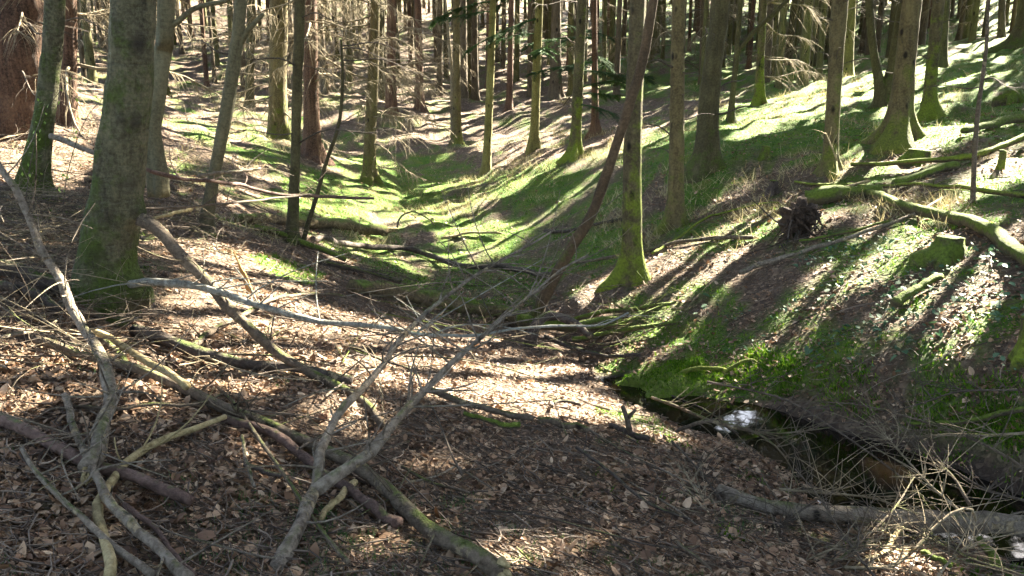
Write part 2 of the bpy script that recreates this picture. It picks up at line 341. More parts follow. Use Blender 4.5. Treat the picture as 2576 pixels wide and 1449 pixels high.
def frames(P):
    T = np.gradient(P, axis=0); T /= np.linalg.norm(T, axis=1, keepdims=True) + 1e-12
    a = np.array([1.,0,0]) if abs(T[0,0]) < .8 else np.array([0,1.,0])
    N = np.empty_like(P); n = a - T[0]*(a@T[0]); n /= np.linalg.norm(n); N[0] = n
    for i in range(1, len(P)):
        n = N[i-1] - T[i]*(N[i-1]@T[i]); N[i] = n/(np.linalg.norm(n)+1e-12)
    return T, N, np.cross(T, N)
def tube(mb, P, R, sides=8, rough=0.0, lob=None, scars=None, taper_tip=False, wob=None):
    """swept round limb along P with radii R; rough = relative radial noise; lob = function(angle array, index) multiplier"""
    P = np.asarray(P, float); R = np.asarray(R, float); n = len(P); T, N, B = frames(P)
    th = np.linspace(0, 2*np.pi, sides, endpoint=False)
    rad = np.repeat(R[:,None], sides, 1)
    if rough:
        nz = rng.normal(0, 1, (n, sides)); nz = (nz + np.roll(nz,1,1) + np.roll(nz,-1,1))/2.2
        nz[1:-1] = (nz[:-2] + nz[1:-1]*1.5 + nz[2:])/2.4
        rad = rad * (1 + rough*nz)
    if lob is not None: rad = rad * lob(th, P)
    V = P[:,None] + rad[...,None]*(np.cos(th)[None,:,None]*N[:,None] + np.sin(th)[None,:,None]*B[:,None])
    sc = None
    V = V.reshape(-1,3)
    if scars:
        sc = np.zeros(len(V))
        for c, r, amp, dk in scars:
            c = V[((V-c)**2).sum(1).argmin()].copy(); d = V - c; k = np.exp(-((d[:,0]/r[0])**2 + (d[:,1]/r[0])**2 + (d[:,2]/r[1])**2))
            ax = P[np.repeat(np.arange(n), sides)]; o = V - ax; o /= np.linalg.norm(o,axis=1,keepdims=True)+1e-9
            V = V + o*(k*amp)[:,None]; sc = np.maximum(sc, np.clip(k*1.5-.25,0,1)*dk)
        sc = np.r_[sc, 0, 0]
    i = np.arange(n-1)[:,None]*sides; j = np.arange(sides)[None]; j2 = (j+1) % sides
    q = np.stack([i+j, i+j2, i+sides+j2, i+sides+j], -1).reshape(-1,4)
    e0, e1 = len(V), len(V)+1
    V = np.vstack([V, P[0]-T[0]*R[0]*.15, P[-1]+T[-1]*R[-1]*(.9 if taper_tip else .12)])
    jj = np.arange(sides); t = np.vstack([np.c_[np.full(sides,e0), (jj+1)%sides, jj], np.c_[np.full(sides,e1), (n-1)*sides+jj, (n-1)*sides+(jj+1)%sides]])
    mb.add(V, q, t, sc); return mb
def many_tubes(P, R, sides=3):
    """vectorised thin limbs: P (k,n,3), R (k,n)"""
    k, n = P.shape[:2]; T = np.gradient(P, axis=1); T /= np.linalg.norm(T,axis=2,keepdims=True)+1e-12
    up = np.where(np.abs(T[...,2:3]) > .9, np.array([1.,0,0]), np.array([0,0,1.])); N = np.cross(T, up); N /= np.linalg.norm(N,axis=2,keepdims=True)+1e-12
    B = np.cross(T, N); th = np.linspace(0,2*np.pi,sides,endpoint=False)
    V = P[:,:,None] + R[:,:,None,None]*(np.cos(th)[:,None]*N[:,:,None] + np.sin(th)[:,None]*B[:,:,None])
    base = (np.arange(k)*n*sides)[:,None,None] + (np.arange(n-1)*sides)[None,:,None]; j = np.arange(sides)[None,None]; j2 = (j+1)%sides
    q = np.stack([base+j, base+j2, base+sides+j2, base+sides+j], -1).reshape(-1,4)
    return V.reshape(-1,3), q

# ------------------------------------------------------------------ terrain mesh
W0 = ground(1540,935)
def build_ground():
    th = np.r_[np.linspace(-180,-44,46)[:-1], np.linspace(-44,44,400), np.linspace(44,180,46)[1:-1]]; th = np.radians(th)
    r = np.r_[.0, np.geomspace(.7, 185, 400)]; nr, nt = len(r), len(th)
    X = r[:,None]*np.sin(th)[None]; Y = r[:,None]*np.cos(th)[None]; Z = H(X.ravel(), Y.ravel())
    V = np.c_[X.ravel(), Y.ravel(), Z]
    i = np.arange(nr-1)[:,None]*nt; j = np.arange(nt)[None]; j2 = (j+1)%nt
    q = np.stack([i+j, i+nt+j, i+nt+j2, i+j2], -1).reshape(-1,4)
    d, zs = stream_d(V[:,0], V[:,1]); d = np.where(V[:,1] > W0[1]+.1, 9, d); ms = moss_at(V)*np.clip((d-.72)*4,0,1)
    wet = np.clip((.8-d)*3,0,1)
    mb = MB().add(V, q); o = link("ground", mb.mesh("ground", M['floor'], attrs={"moss": ms, "wet": wet})); tag(o, kind="structure")
    # water: a ribbon along the channel
    k = int(np.hypot(SPX[:,0]-W0[0], SPX[:,1]-W0[1]).argmin()); t = np.gradient(SPX, axis=0); t /= np.linalg.norm(t,axis=1,keepdims=True); nn = np.c_[-t[:,1], t[:,0]]
    s = np.linspace(-1.15,1.15,9); W = (SPX[:,None]+nn[:,None]*(SPW[:,None]*s[None])[...,None])[:k]
    zz = SPZ - np.interp(np.arange(220), [0,100,118,219], [.045,.045,.05,.06])
    V = np.concatenate([W, np.repeat(zz[:k,None,None],9,1)],2).reshape(-1,3); i = np.arange(k-1)[:,None]*9; j = np.arange(8)[None]
    q = np.stack([i+j,i+j+1,i+10+j,i+9+j],-1).reshape(-1,4)
    tag(link("stream_water", MB().add(V,q).mesh("stream_water", M['water'])), kind="structure")
build_ground()

# ------------------------------------------------------------------ where sunlight reaches (gaps in the crowns)
LIT = [  # areas of the ground lit in the photograph
 [(690,500),(860,468),(1000,488),(1150,452),(1300,402),(1425,380),(1410,415),(1260,450),(1120,490),(1010,505),(830,520)],
 [(790,515),(900,505),(1010,520),(1130,512),(1230,490),(1300,470),(1240,510),(1120,540),(1000,545),(830,535)],
 [(450,575),(570,615),(660,665),(720,720),(840,770),(970,810),(1100,850),(1220,905),(1350,965),(1490,1010),(1640,1085),(1600,1110),(1450,1070),(1300,1045),(1200,1025),(1090,985),(960,935),(850,870),(700,810),(600,760),(500,660)],
 [(640,640),(720,650),(810,695),(770,715),(660,675)],
 [(1830,300),(1960,240),(2090,200),(2215,180),(2200,228),(2080,275),(1960,330),(1840,350)],
 [(2300,180),(2430,140),(2576,90),(2576,125),(2400,170),(2310,200)], [(2230,250),(2330,190),(2330,220),(2240,290)],
 [(1410,745),(1540,682),(1520,745),(1430,765)], [(1615,690),(1625,660),(1690,660),(1670,695)],
 [(1780,595),(1860,545),(1955,515),(1965,555),(1830,600)],
 [(2360,705),(2480,670),(2520,780),(2430,890),(2330,880),(2290,800)], [(2080,690),(2190,640),(2300,600),(2310,640),(2150,720)],
 [(2420,580),(2520,560),(2540,640),(2440,650)], [(2480,400),(2576,380),(2576,440),(2480,460)], [(2280,340),(2400,325),(2440,350),(2290,385)],
 [(2060,440),(2200,410),(2330,380),(2340,400),(2190,440)], [(2340,578),(2420,575),(2420,600),(2345,600)], [(2200,530),(2330,520),(2300,560),(2210,560)],
 [(1120,560),(1260,560),(1260,600),(1120,605)], [(2150,1000),(2250,960),(2290,1000),(2180,1030)], [(1740,950),(1900,905),(1960,950),(1800,985)],
 [(640,1170),(760,1180),(800,1260),(730,1260)], [(780,1340),(860,1380),(980,1330),(900,1290)], [(2250,1050),(2330,1040),(2330,1080),(2250,1090)],
 [(20,300),(190,250),(200,420),(130,470),(20,400)], [(400,300),(700,250),(760,330),(420,420)], [(1180,360),(1420,330),(1420,372),(1200,385)],
 [(60,1370),(200,1340),(240,1400),(90,1430)], [(470,1380),(600,1365),(640,1405),(520,1430)], [(1310,1345),(1420,1325),(1460,1370),(1340,1375)],
 [(1440,395),(1600,330),(1650,350),(1500,420)], [(2050,1390),(2300,1390),(2300,1440),(2050,1440)], [(1990,760),(2100,720),(2120,760),(2020,810)] ]
DAPPLE = [([(1690,560),(2000,500),(2050,900),(1700,860)], .42), ([(2000,560),(2576,420),(2576,1000),(2000,1000)], .62), ([(1700,150),(2576,60),(2576,420),(1700,520)], .40), ([(0,560),(240,560),(200,900),(0,1000)], .14),
  ([(0,0),(1500,0),(1500,330),(0,460)], .58), ([(1500,0),(2576,0),(2576,180),(1500,260)], .36), ([(600,380),(1000,380),(1000,470),(600,480)], .6),
  ([(0,1000),(1500,1000),(1900,1449),(0,1449)], .15), ([(900,560),(1500,560),(1500,700),(900,700)], .22), ([(350,560),(600,620),(1300,1000),(900,1000),(350,800)], .3)]
SA = np.array([math.cos(SUN_AZ), -math.sin(SUN_AZ), 0]); SB = np.cross(SUN, SA)
SHADESEG = []
LITSEG = []   # lit trunks as segments in the plane seen from the sun
def sunlit(p):
    """True where a leaf at p would shade something the photograph shows in the sun"""
    r_ = sunlit1(p)
    for da, db in ((.2,0),(-.2,0),(0,.16),(0,-.16)): r_ |= sunlit1(p + SA*da + SB*db, False)
    aa, bb = p@SA, p@SB
    for (a0,b0,a1,b1,r) in SHADESEG:
        dx, dy = a1-a0, b1-b0; t = np.clip(((aa-a0)*dx+(bb-b0)*dy)/(dx*dx+dy*dy+1e-9), 0, 1); r_ &= ~((aa-a0-t*dx)**2 + (bb-b0-t*dy)**2 < r*r)
    return r_
def sunlit1(p, full=True):
    q = p.copy()
    for _ in range(5):
        t = (q[:,2] - H0(q[:,0], q[:,1]))/SUN[2]; q = q - SUN*t[:,None]
    u, v = proj(q); u = np.nan_to_num(u, nan=-1e5); v = np.nan_to_num(v, nan=1e5)
    lit = np.zeros(len(p), bool)
    for poly in LIT: lit |= inpoly(u, v, poly)
    if not full: return lit
    a, b = q@SA, q@SB
    nz = .6*vnoise(a,b,.55,1.3)+.4*vnoise(a,b,.2,6.1); ap = np.full(len(p), .12)
    for poly, k in DAPPLE: ap[inpoly(u, v, poly)] = k
    ap[inpoly(u, v, [(1950,1080),(2576,1060),(2576,1300),(1950,1290)])] = 0
    lit |= nz < .18 + .64*ap
    aa, bb = p@SA, p@SB
    for (a0,b0,a1,b1,r) in LITSEG:
        dx, dy = a1-a0, b1-b0; L2 = dx*dx+dy*dy+1e-9; t = np.clip(((aa-a0)*dx+(bb-b0)*dy)/L2, 0, 1)
        lit |= (aa-a0-t*dx)**2 + (bb-b0-t*dy)**2 < r*r
    return lit

# ------------------------------------------------------------------ branches: shared forms
def twiggy(L, nside, droop, thick, seed, hang=.6, tl=.45, sides=3):
    """dead conifer limb along +X from the origin with side twigs"""
    r = np.random.default_rng(seed); mb = MB(); n = 9; t = np.linspace(0,1,n)
    P = np.c_[t*L, .12*L*np.sin(t*3+r.random()*6)*t, -droop*L*t**1.6 + .04*L*np.sin(t*7+seed)]
    tube(mb, P, thick*(1-.85*t)+.0015, 5, .06)
    if nside:
        s = r.uniform(.12,1,nside); k = np.clip((s*(n-1)).astype(int),0,n-2); f = (s*(n-1)-k)[:,None]; o = P[k]*(1-f)+P[k+1]*f
        l = tl*r.uniform(.35,1.1,nside)*(1.15-.6*s); sd = r.choice([-1,1],nside); m = 5; tt = np.linspace(0,1,m)[None,:,None]
        dirx = r.uniform(.2,.9,nside); d = np.stack([dirx, sd*r.uniform(.3,1,nside), -hang*r.uniform(.1,1,nside)],-1); d /= np.linalg.norm(d,axis=1,keepdims=True)
        Q = o[:,None]+d[:,None]*tt*l[:,None,None]; Q[...,2] -= (hang*.5*l[:,None]*tt[...,0]**2); Q[...,1] += .05*np.sin(tt[...,0]*5+s[:,None]*20)*l[:,None]
        V, q = many_tubes(Q, np.repeat((thick*.15+.0016)*np.linspace(1,.4,m)[None],nside,0), sides); mb.add(V,q)
    return mb
DEAD = {'long':[twiggy(1,34,.18,.0095,s,.9,.34).mesh("dead_branch", M['twig']) for s in range(5)],
        'droop':[twiggy(1,46,.28,.010,20+s,1.0,.36).mesh("dead_branch", M['twig']) for s in range(4)],
        'stub':[twiggy(1,4,.08,.022,40+s,.4,.3).mesh("dead_branch", M['twigd']) for s in range(4)],
        'thin':[twiggy(1,12,.12,.010,60+s,.4,.36).mesh("dead_branch", M['twigd']) for s in range(4)]}
def evergreen(L, seed):
    """living spruce limb: drooping stem with flat sprays of needles"""
    r = np.random.default_rng(seed); mb = MB(); n = 9; t = np.linspace(0,1,n); P = np.c_[t*L, .06*L*np.sin(t*4), -.25*L*t**1.5]
    V=[];ts=[]
    for i in range(26):
        s = r.uniform(.15,1); o = np.array([np.interp(s,t,P[:,c]) for c in range(3)]); l = L*.42*(1.1-.7*s)*r.uniform(.5,1)
        d = np.array([r.uniform(.3,.9), r.choice([-1,1])*r.uniform(.5,1), -r.uniform(.1,.5)]); d /= np.linalg.norm(d)
        for j in range(16):
            for sd in (-1,1):
                c = o + d*l*(j+r.random())/16 + np.array([0,0,-.3*l*(j/16)**2]); lat = np.cross(d,[0,0,1])*sd + d*.7; lat[2] += r.normal(0,.25)-.15; lat /= np.linalg.norm(lat)
                ln = .075*r.uniform(.6,1.2)*(1.2-j/20); wd = np.cross(lat,[0,0,1])*.012
                V += [c-wd, c+wd, c+lat*ln]
    tube(mb, P, .012*(1-.8*t)+.002, 4)
    V = np.array(V); mb.add(V, None, np.arange(len(V)).reshape(-1,3)); return mb.mesh("evergreen_branch", M['needle'], smooth=False)
EVER = [evergreen(1.0, 100+s) for s in range(3)]

GLINT = []   # gaps in the crowns through which the pool mirrors the sky
for uv in ((1805,1010),(1835,1050),(1930,985)):
    gp = ground(*uv); dv = gp-EYE; dv /= np.linalg.norm(dv); GLINT.append((gp, dv*[1,1,-1]))
def crown_mesh(base, top_h, start, R, n, check=True, size=.42):
    h = start + (top_h-start)*rng.random(n)**1.25; fr = (top_h-h)/(top_h-start)
    rad = R*(.12+.88*fr)*np.sqrt(rng.random(n)); th = rng.random(n)*2*np.pi
    C = np.c_[base[0]+rad*np.cos(th), base[1]+rad*np.sin(th), base[2]+h-rad*.25]
    if check:
        C = C[~sunlit(C)]
        for o_, d_ in GLINT:
            q_ = C - o_; l_ = q_@d_; C = C[np.linalg.norm(q_ - l_[:,None]*d_, axis=1)[:len(C)] > .26+.02*l_] if len(C) else C
    if len(C) < 3: C = np.array([[base[0], base[1], base[2]+top_h-.3]]*3) + rng.normal(0,.1,(3,3))
    k = len(C); a = rng.random(k)*2*np.pi; out = np.c_[np.cos(a), np.sin(a), rng.uniform(-.5,.1,k)]; out /= np.linalg.norm(out,axis=1,keepdims=True)
    side = np.cross(out, [0,0,1]); side /= np.linalg.norm(side,axis=1,keepdims=True); side[:,2] += rng.normal(0,.35,k)
    s = size*rng.uniform(.6,1.2,k)[:,None]
    V = np.stack([C-out*s*.6, C+side*s*.32, C+out*s*.6, C-side*s*.32],1).reshape(-1,3)
    mb = MB().add(V, np.arange(4*k).reshape(-1,4)); return mb.mesh("crown", M['needle'], base, False)

# ------------------------------------------------------------------ trees seen in the photograph
def make_tree(name, label, path, kind, flare=.55, depth=None, height=17.0, lit=False, dead=(), crown=True, group=None, cat="tree", rough=.03, scars=None, lobes=True, sides=22, top_h=None, crownR=2.4, crownN=1100, lean=0.0):
    """path: (u, v, width px) from the foot up; stands where its foot meets the ground (or at depth)"""
    u, v, wd = path[0]
    b = ground(u, v) if depth is None else at(u, v, depth)
    y0 = b[1]; pts = [np.array(b)]; rr = [wd/2*px2m(b)]
    for i, (uu, vv, ww) in enumerate(path[1:]):
        p = at(uu, vv, y0 + lean*(i+1)); pts.append(p); rr.append(ww/2*px2m(p))
    d = pts[-1]-pts[max(-len(pts),-3)]; d = d/np.linalg.norm(d); gz = pts[-1][2]
    topz = b[2]+height
    if topz > gz+1:
        for f in (.33,.66,1.0):
            dz = (topz-gz)*f; sl_ = d[:2]/max(d[2],.2)*dz*(1-.6*f); pts.append(np.r_[pts[len(path)-1][:2]+sl_, gz+dz]); rr.append(rr[len(path)-1]*(1-.8*f))
    P0 = np.array(pts); sink = b.copy(); P0 = np.vstack([b - np.array([0,0,.35]), P0]); rr = np.r_[rr[0], rr]
    nseg = 60 if sides > 12 else 26
    C4 = catmull(np.c_[P0, rr], 400); hz = C4[:,2]-b[2]
    # more rings low down
    tgt = np.r_[np.linspace(-.35, 2.6, int(nseg*.7)), np.linspace(2.6, hz.max(), int(nseg*.3)+1)[1:]]
    idx = np.interp(tgt, np.maximum.accumulate(hz+np.arange(400)*1e-6), np.arange(400)); C4 = np.array([np.interp(idx, np.arange(400), C4[:,c]) for c in range(4)]).T
    ph = rng.random(3)*6.28; R0 = rr[1]
    def lob(th, P):
        h = np.clip(P[:,2]-b[2], -.1, None)[:,None]; k = np.exp(-h/(R0*1.1+.04))
        L = .5*np.cos(3*th[None]+ph[0]) + .35*np.cos(5*th[None]+ph[1]) + .2*np.cos(2*th[None]+ph[2])
        return 1 + flare*k*(1+1.35*L) + .03*np.cos(2*th[None]+h*1.3+ph[2])
    root = link(name, None, None, b); root.empty_display_size = .2; tag(root, label, cat, group)
    mb = MB(); tube(mb, C4[:,:3], np.maximum(C4[:,3],.004), sides, rough, lob if lobes else None, scars)
    link("trunk", mb.mesh("trunk", M[kind], b), root)
    if name == 'beech_tree':
        q0, q1 = P0[1], P0[len(path)]; SHADESEG.append((q0@SA, q0@SB, q1@SA, q1@SB, .28))
    if lit:
        for i in range(len(P0)-1):
            if P0[i][2] < 8:
                p, q = P0[i], P0[i+1]; LITSEG.append((p@SA, p@SB, q@SA, q@SB, .30))
    ax = C4[:,:3]; hh = ax[:,2]-b[2]
    for (style, cnt, h0, h1, l0, l1, side) in dead:
        for i in range(cnt):
            h = rng.uniform(h0,h1); c = np.array([np.interp(h,hh,ax[:,k]) for k in range(3)]); rd = np.interp(h,hh,C4[:,3])
            az = rng.uniform(0,2*np.pi) if side is None else rng.normal(side,.7); L = rng.uniform(l0,l1)
            o = link("evergreen_branch" if style == 'ever' else "dead_branch", random.choice(EVER if style == 'ever' else DEAD[style]), root)
            o.location = c - b + np.array([math.cos(az),math.sin(az),0])*rd*.6; o.scale = (L,L,L); o.rotation_euler = (rng.normal(0,.15), rng.normal(-.05,.18) if style != 'stub' else rng.normal(-.25,.3), az)
    if crown: PENDING.append((root, b + np.r_[(ax[-1]-b)[:2]*.8,0], b, height, crownR, crownN))
    return root, b
PENDING = []
def finish_crowns():
    for root, at_b, b, h, R, n in PENDING:
        cb = np.r_[at_b[:2], b[2]]; me = crown_mesh(cb, h+1.0, h*.52, R, n); o = link("crown", me, root, tuple(cb-b))

TREES = [
 # name,label,path,kind,options
 ("beech_tree","thick old beech trunk blotched green with dark branch scars, low knobbly burl at its foot",
   [(268,800,150),(266,700,146),(272,630,132),(284,550,128),(296,490,118),(310,340,112),(321,240,107),(336,0,103)],'beech',
   dict(depth=5.15,flare=.13,sides=44,rough=.035,crownR=2.4,crownN=1300,
     scars=[(at(352,118,4.98),(.05,.07),.012,.95),(at(362,312,4.98),(.04,.05),.014,.8),(at(350,458,4.98),(.05,.06),.02,.7),(at(300,300,4.98),(.03,.09),.006,.35),(at(262,560,4.98),(.035,.05),.0,.5),(at(238,640,4.98),(.05,.05),.01,.5),(at(350,735,5.1),(.11,.10),.11,.3),(at(372,775,5.12),(.09,.07),.09,.3),(at(345,530,5.1),(.06,.05),.06,.35),(at(310,820,4.95),(.07,.1),.03,.2),(at(330,840,4.95),(.05,.06),.04,.2)],
     dead=[])),
 ("beech_tree","slim leaning beech left of the thick scarred trunk with a dark mottled bark",
   [(80,480,66),(95,380,56),(112,290,50),(128,150,48),(139,0,49)],'beech',dict(flare=.35,dead=[('thin',3,1.2,3.5,.6,1.2,None)])),
 ("conifer_tree","massive red furrowed conifer trunk filling the upper left corner",
   [(22,345,126),(40,200,118),(56,0,116)],'red',dict(flare=.3,sides=30,rough=.06,height=19,crownN=1100,dead=[('long',9,.2,2.8,1.,2.2,-.8),('thin',8,.2,3,.8,1.6,-1.2)])),
 ("conifer_tree","dark rough conifer between the massive red trunk and thick beech, its right edge sunlit",
   [(168,312,46),(172,200,38),(173,0,37)],'red',dict(lit=True,dead=[('long',14,.8,4.5,1.4,2.6,0),('droop',8,1.,4.,1.,2,.3)])),
 ("beech_tree","smooth curving beech just behind the thick scarred trunk, one limb bent right",
   [(392,395,40),(384,330,42),(393,270,41),(401,200,42),(413,100,43),(420,0,44)],'beech2',dict(depth=7.6,flare=.15,limb=[(424,72,8),(450,52,7),(485,24,6.5),(520,12,6),(571,0,5),(640,-40,4)])),
 ("beech_tree","smooth olive beech leaning right, foot hidden in brush, broken side stub at head height",
   [(520,578,33),(528,500,31),(543,420,29),(562,320,32),(580,220,34),(594,110,33),(606,0,31)],'beech2',dict(flare=.25,limb=[(606,105,9),(625,75,7),(662,36,5)],dead=[('thin',3,1.5,3,.6,1.1,3.4)])),
 ("conifer_tree","dark narrow conifer half hidden behind the olive leaning beech",
   [(627,285,26),(629,150,20),(631,0,20)],'dark',dict(dead=[('long',16,.6,6,1.4,2.6,None),('long',8,1,5,1.2,2.4,None)])),
 ("conifer_tree","broad brown conifer hung with pale drooping dead twigs, left of the narrow mossy trunk",
   [(700,352,50),(699,180,42),(701,0,42)],'spruce',dict(dead=[('droop',14,.5,5.5,1.2,2.4,None),('long',12,1,6,1.2,2.4,None)])),
 ("slender_tree","narrow dark trunk furred with green moss standing on the stream bank",
   [(734,605,30),(739,500,27),(743,400,23),(748,200,25),(754,0,26)],'dark',dict(flare=.35,height=13,dead=[('thin',6,.8,4,.5,1.2,None)])),
 ("conifer_tree","red rough conifer just behind the narrow mossy trunk, sunlit along its right side",
   [(786,398,42),(782,200,36),(780,0,36)],'red',dict(lit=True,rough=.05,dead=[('long',14,1,6,1.4,2.6,0),('droop',12,1.5,6,1.2,2.4,None)])),
 ("dead_sapling","thin dark crooked dead stem leaning beside the narrow mossy trunk, no crown",
   [(762,612,13),(795,500,11),(820,410,10),(853,310,9),(862,200,8),(858,100,5)],'dark',dict(height=2.2,crown=False,flare=.2,sides=10,lobes=False,dead=[('thin',6,.8,2.2,.3,.9,0)])),
 ("conifer_tree","brown conifer at the mossy stream head with bent foot and pale dead boughs",
   [(929,460,38),(929,430,34),(930,380,30),(936,250,28),(940,150,26),(944,0,23)],'spruce',dict(flare=.45,dead=[('long',18,.8,5.5,.9,2.1,0),('droop',5,1.2,5,.8,1.5,0),('long',14,1.2,5.5,.9,2.0,3.1)])),
 ("conifer_tree","rough conifer behind the bent-footed conifer with tangled pale boughs",
   [(983,298,30),(984,150,25),(985,0,23)],'red',dict(dead=[('droop',12,.6,6,1.4,2.6,None),('long',8,.6,6,1.4,2.6,None)])),
 ("conifer_tree","slim dark conifer on the hillside right of the tangled pale boughs",
   [(1056,282,24),(1054,120,18),(1051,0,17)],'red',dict(dead=[('long',8,.8,6,1.,2.2,None)])),
 ("conifer_tree","grey-brown straight conifer paired with a crooked pale sapling at its foot",
   [(1149,366,24),(1149,200,19),(1148,0,19)],'spruce',dict(dead=[('thin',8,.8,6,.8,1.6,None)])),
 ("sapling","pale crooked thin sapling leaning against the grey-brown straight conifer",
   [(1139,360,11),(1137,300,9),(1136,180,8),(1126,60,7),(1122,0,6)],'twig',dict(height=5,crown=False,flare=.2,sides=8,lobes=False,dead=[('thin',5,1,4,.6,1.2,None)])),
 ("conifer_tree","purple-brown conifer standing directly behind the grey-brown straight conifer",
   [(1164,262,24),(1164,120,22),(1164,0,20)],'far',dict(dead=[('long',6,1,6,1,2,None)])),
 ("conifer_tree","dark conifer right of the purple-brown one at the foot of the sunny hillside",
   [(1176,256,26),(1178,130,20),(1180,0,19)],'dark',dict(dead=[('long',6,1,6,1,2,None)])),
 ("conifer_tree","sunlit yellowish conifer last of the close row before the yellow-green one",
   [(1196,258,20),(1194,130,16),(1194,0,15)],'far',dict(lit=True,dead=[('thin',6,1,6,1,2,None)])),
 ("spruce_tree","bright yellow-green slim spruce rising from the sunlit strip of moss",
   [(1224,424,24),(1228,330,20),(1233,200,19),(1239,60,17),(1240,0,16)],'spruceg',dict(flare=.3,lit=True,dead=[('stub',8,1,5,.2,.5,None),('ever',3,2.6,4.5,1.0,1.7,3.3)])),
 ("conifer_tree","thin dark red conifer on the litter hollow between two yellowish spruces",
   [(1281,278,17),(1284,130,14),(1286,0,13)],'red',dict(dead=[('thin',6,1,6,.8,1.8,None)])),
 ("spruce_tree","yellowish knotted spruce with green living sprays hanging across its upper trunk",
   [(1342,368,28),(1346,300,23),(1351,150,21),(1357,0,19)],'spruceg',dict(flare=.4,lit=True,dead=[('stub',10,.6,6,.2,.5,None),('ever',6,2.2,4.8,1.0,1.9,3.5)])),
 ("conifer_tree","brown conifer blurred behind hanging green sprays right of the knotted spruce",
   [(1398,245,30),(1398,120,26),(1400,0,24)],'far',dict(dead=[('ever',3,2,6,1.5,2.4,None),('long',5,1,6,1,2,None)])),
 ("spruce_tree","green-stained spruce with splayed surface roots and a bright sunlit right edge",
   [(1446,395,30),(1449,330,26),(1455,200,26),(1462,60,25),(1465,0,25)],'mossy',dict(flare=.9,lit=True,dead=[('stub',10,.8,6,.2,.6,None),('ever',4,.8,2.4,1.0,1.7,0),('thin',6,1,4,.8,1.6,None)])),
 ("conifer_tree","dark reddish thin conifer right of the spruce with splayed roots",
   [(1497,332,20),(1496,150,15),(1495,0,14)],'red',dict(dead=[('thin',8,.6,6,.8,1.8,None),('ever',3,.8,2.4,1.4,2.,None)])),
 ("spruce_tree","mossy straight spruce crossed by a leaning red stem, sunlit down its right edge",
   [(1588,704,62),(1590,640,50),(1590,520,47),(1591,400,46),(1597,200,44),(1605,0,42)],'mossy',dict(flare=.5,lit=True,sides=30,dead=[('stub',6,1,4,.1,.3,None)])),
 ("leaning_tree","dead reddish stem leaning steeply right across the mossy straight spruce",
   [(1338,832,40),(1358,770,32),(1400,690,30),(1440,620,28),(1485,545,27),(1525,440,26),(1556,350,25),(1588,250,25),(1618,150,24),(1644,0,24)],'redmoss',dict(rough=.07,depth=8.55,flare=.1,height=7,crown=False,lobes=False,lean=-.03)),
 ("spruce_tree","straight brown knotted spruce next right of the mossy straight spruce",
   [(1699,566,46),(1700,500,40),(1702,400,37),(1704,200,36),(1708,0,35)],'spruce',dict(flare=.55,dead=[('stub',12,.8,4,.2,.7,None)])),
 ("spruce_tree","thick dark spruce leaning right with a wide swollen mossy foot",
   [(1772,430,66),(1776,380,54),(1784,250,50),(1800,110,47),(1815,0,46)],'dark',dict(flare=.55,sides=30,dead=[('stub',12,.8,4.5,.3,.9,None)])),
 ("forked_tree","slim dark tree with a green limb forking right, behind the thick dark spruce",
   [(1838,308,20),(1842,250,14),(1852,150,14),(1859,60,13),(1863,0,13)],'dark',dict(flare=.4,height=9,limb=[(1853,135,6),(1872,108,6.5),(1905,72,6),(1945,36,5.5),(1982,0,5),(2010,-26,4)],dead=[('thin',6,.8,3.5,.5,1.2,None)])),
 ("spruce_tree","spruce with a bright sunlit right edge before the pale heap of dead brush",
   [(1909,268,28),(1912,180,20),(1917,80,18),(1921,0,18)],'mossy',dict(flare=.7,lit=True,dead=[('long',8,.4,3,1.2,2.2,0),('stub',6,1,5,.3,.6,None)])),
 ("spruce_tree","greenish spruce behind the pale heap of dead brush, thinner",
   [(1958,200,20),(1962,100,17),(1964,0,16)],'fargreen',dict(lit=True,dead=[('thin',6,.8,5,.8,1.5,None)])),
 ("spruce_tree","knotted brown spruce with a blazing sunlit right edge and mossy foot, above the root plate",
   [(2088,432,46),(2090,380,37),(2097,250,35),(2105,120,36),(2113,0,38)],'spruce',dict(flare=.55,lit=True,sides=28,dead=[('stub',12,1,4,.15,.4,None)])),
 ("spruce_tree","yellow-lit spruce half hidden behind the knotted brown spruce",
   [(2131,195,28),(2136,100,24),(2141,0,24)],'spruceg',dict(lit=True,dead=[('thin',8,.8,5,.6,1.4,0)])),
 ("coppiced_tree","dark twin-stemmed old coppice stool left of the widest right-hand trunk",
   [(2226,262,40),(2212,205,24),(2200,140,20),(2190,60,20),(2187,0,20)],'dark',dict(flare=.6,height=8,limb=[(2226,240,22),(2240,195,15),(2250,140,13),(2262,60,12),(2272,0,11),(2280,-60,9)],dead=[('thin',6,.6,3.5,.6,1.3,None)])),
 ("spruce_tree","widest knotted spruce on the right slope with long mossy buttress roots",
   [(2258,355,74),(2262,310,60),(2270,230,52),(2280,130,48),(2295,0,46)],'spruce',dict(flare=.75,lit=True,sides=30,dead=[('stub',14,.8,4,.15,.45,None)])),
 ("spruce_tree","dark green-brown spruce right of the widest knotted spruce",
   [(2336,288,38),(2340,220,30),(2350,120,28),(2362,0,28)],'mossy',dict(flare=.6,dead=[('stub',10,.8,4,.2,.5,None)])),
 ("spruce_tree","dim spruce standing just behind the dark green-brown spruce",
   [(2366,182,30),(2370,100,26),(2376,0,25)],'fargreen',dict(dead=[('stub',8,.8,5,.3,.8,None)])),
 ("sapling","thin bare sapling curving up in front of the long mossy pole",
   [(2446,517,14),(2449,450,12),(2452,380,12),(2460,280,11),(2471,200,10),(2482,110,9),(2487,0,8)],'brown',dict(flare=.2,height=6,crown=False,sides=10,lobes=False,dead=[('thin',3,1,3,.3,.7,None)])),
 ("spruce_tree","grey slim spruce standing in the sunlit clearing at the upper right",
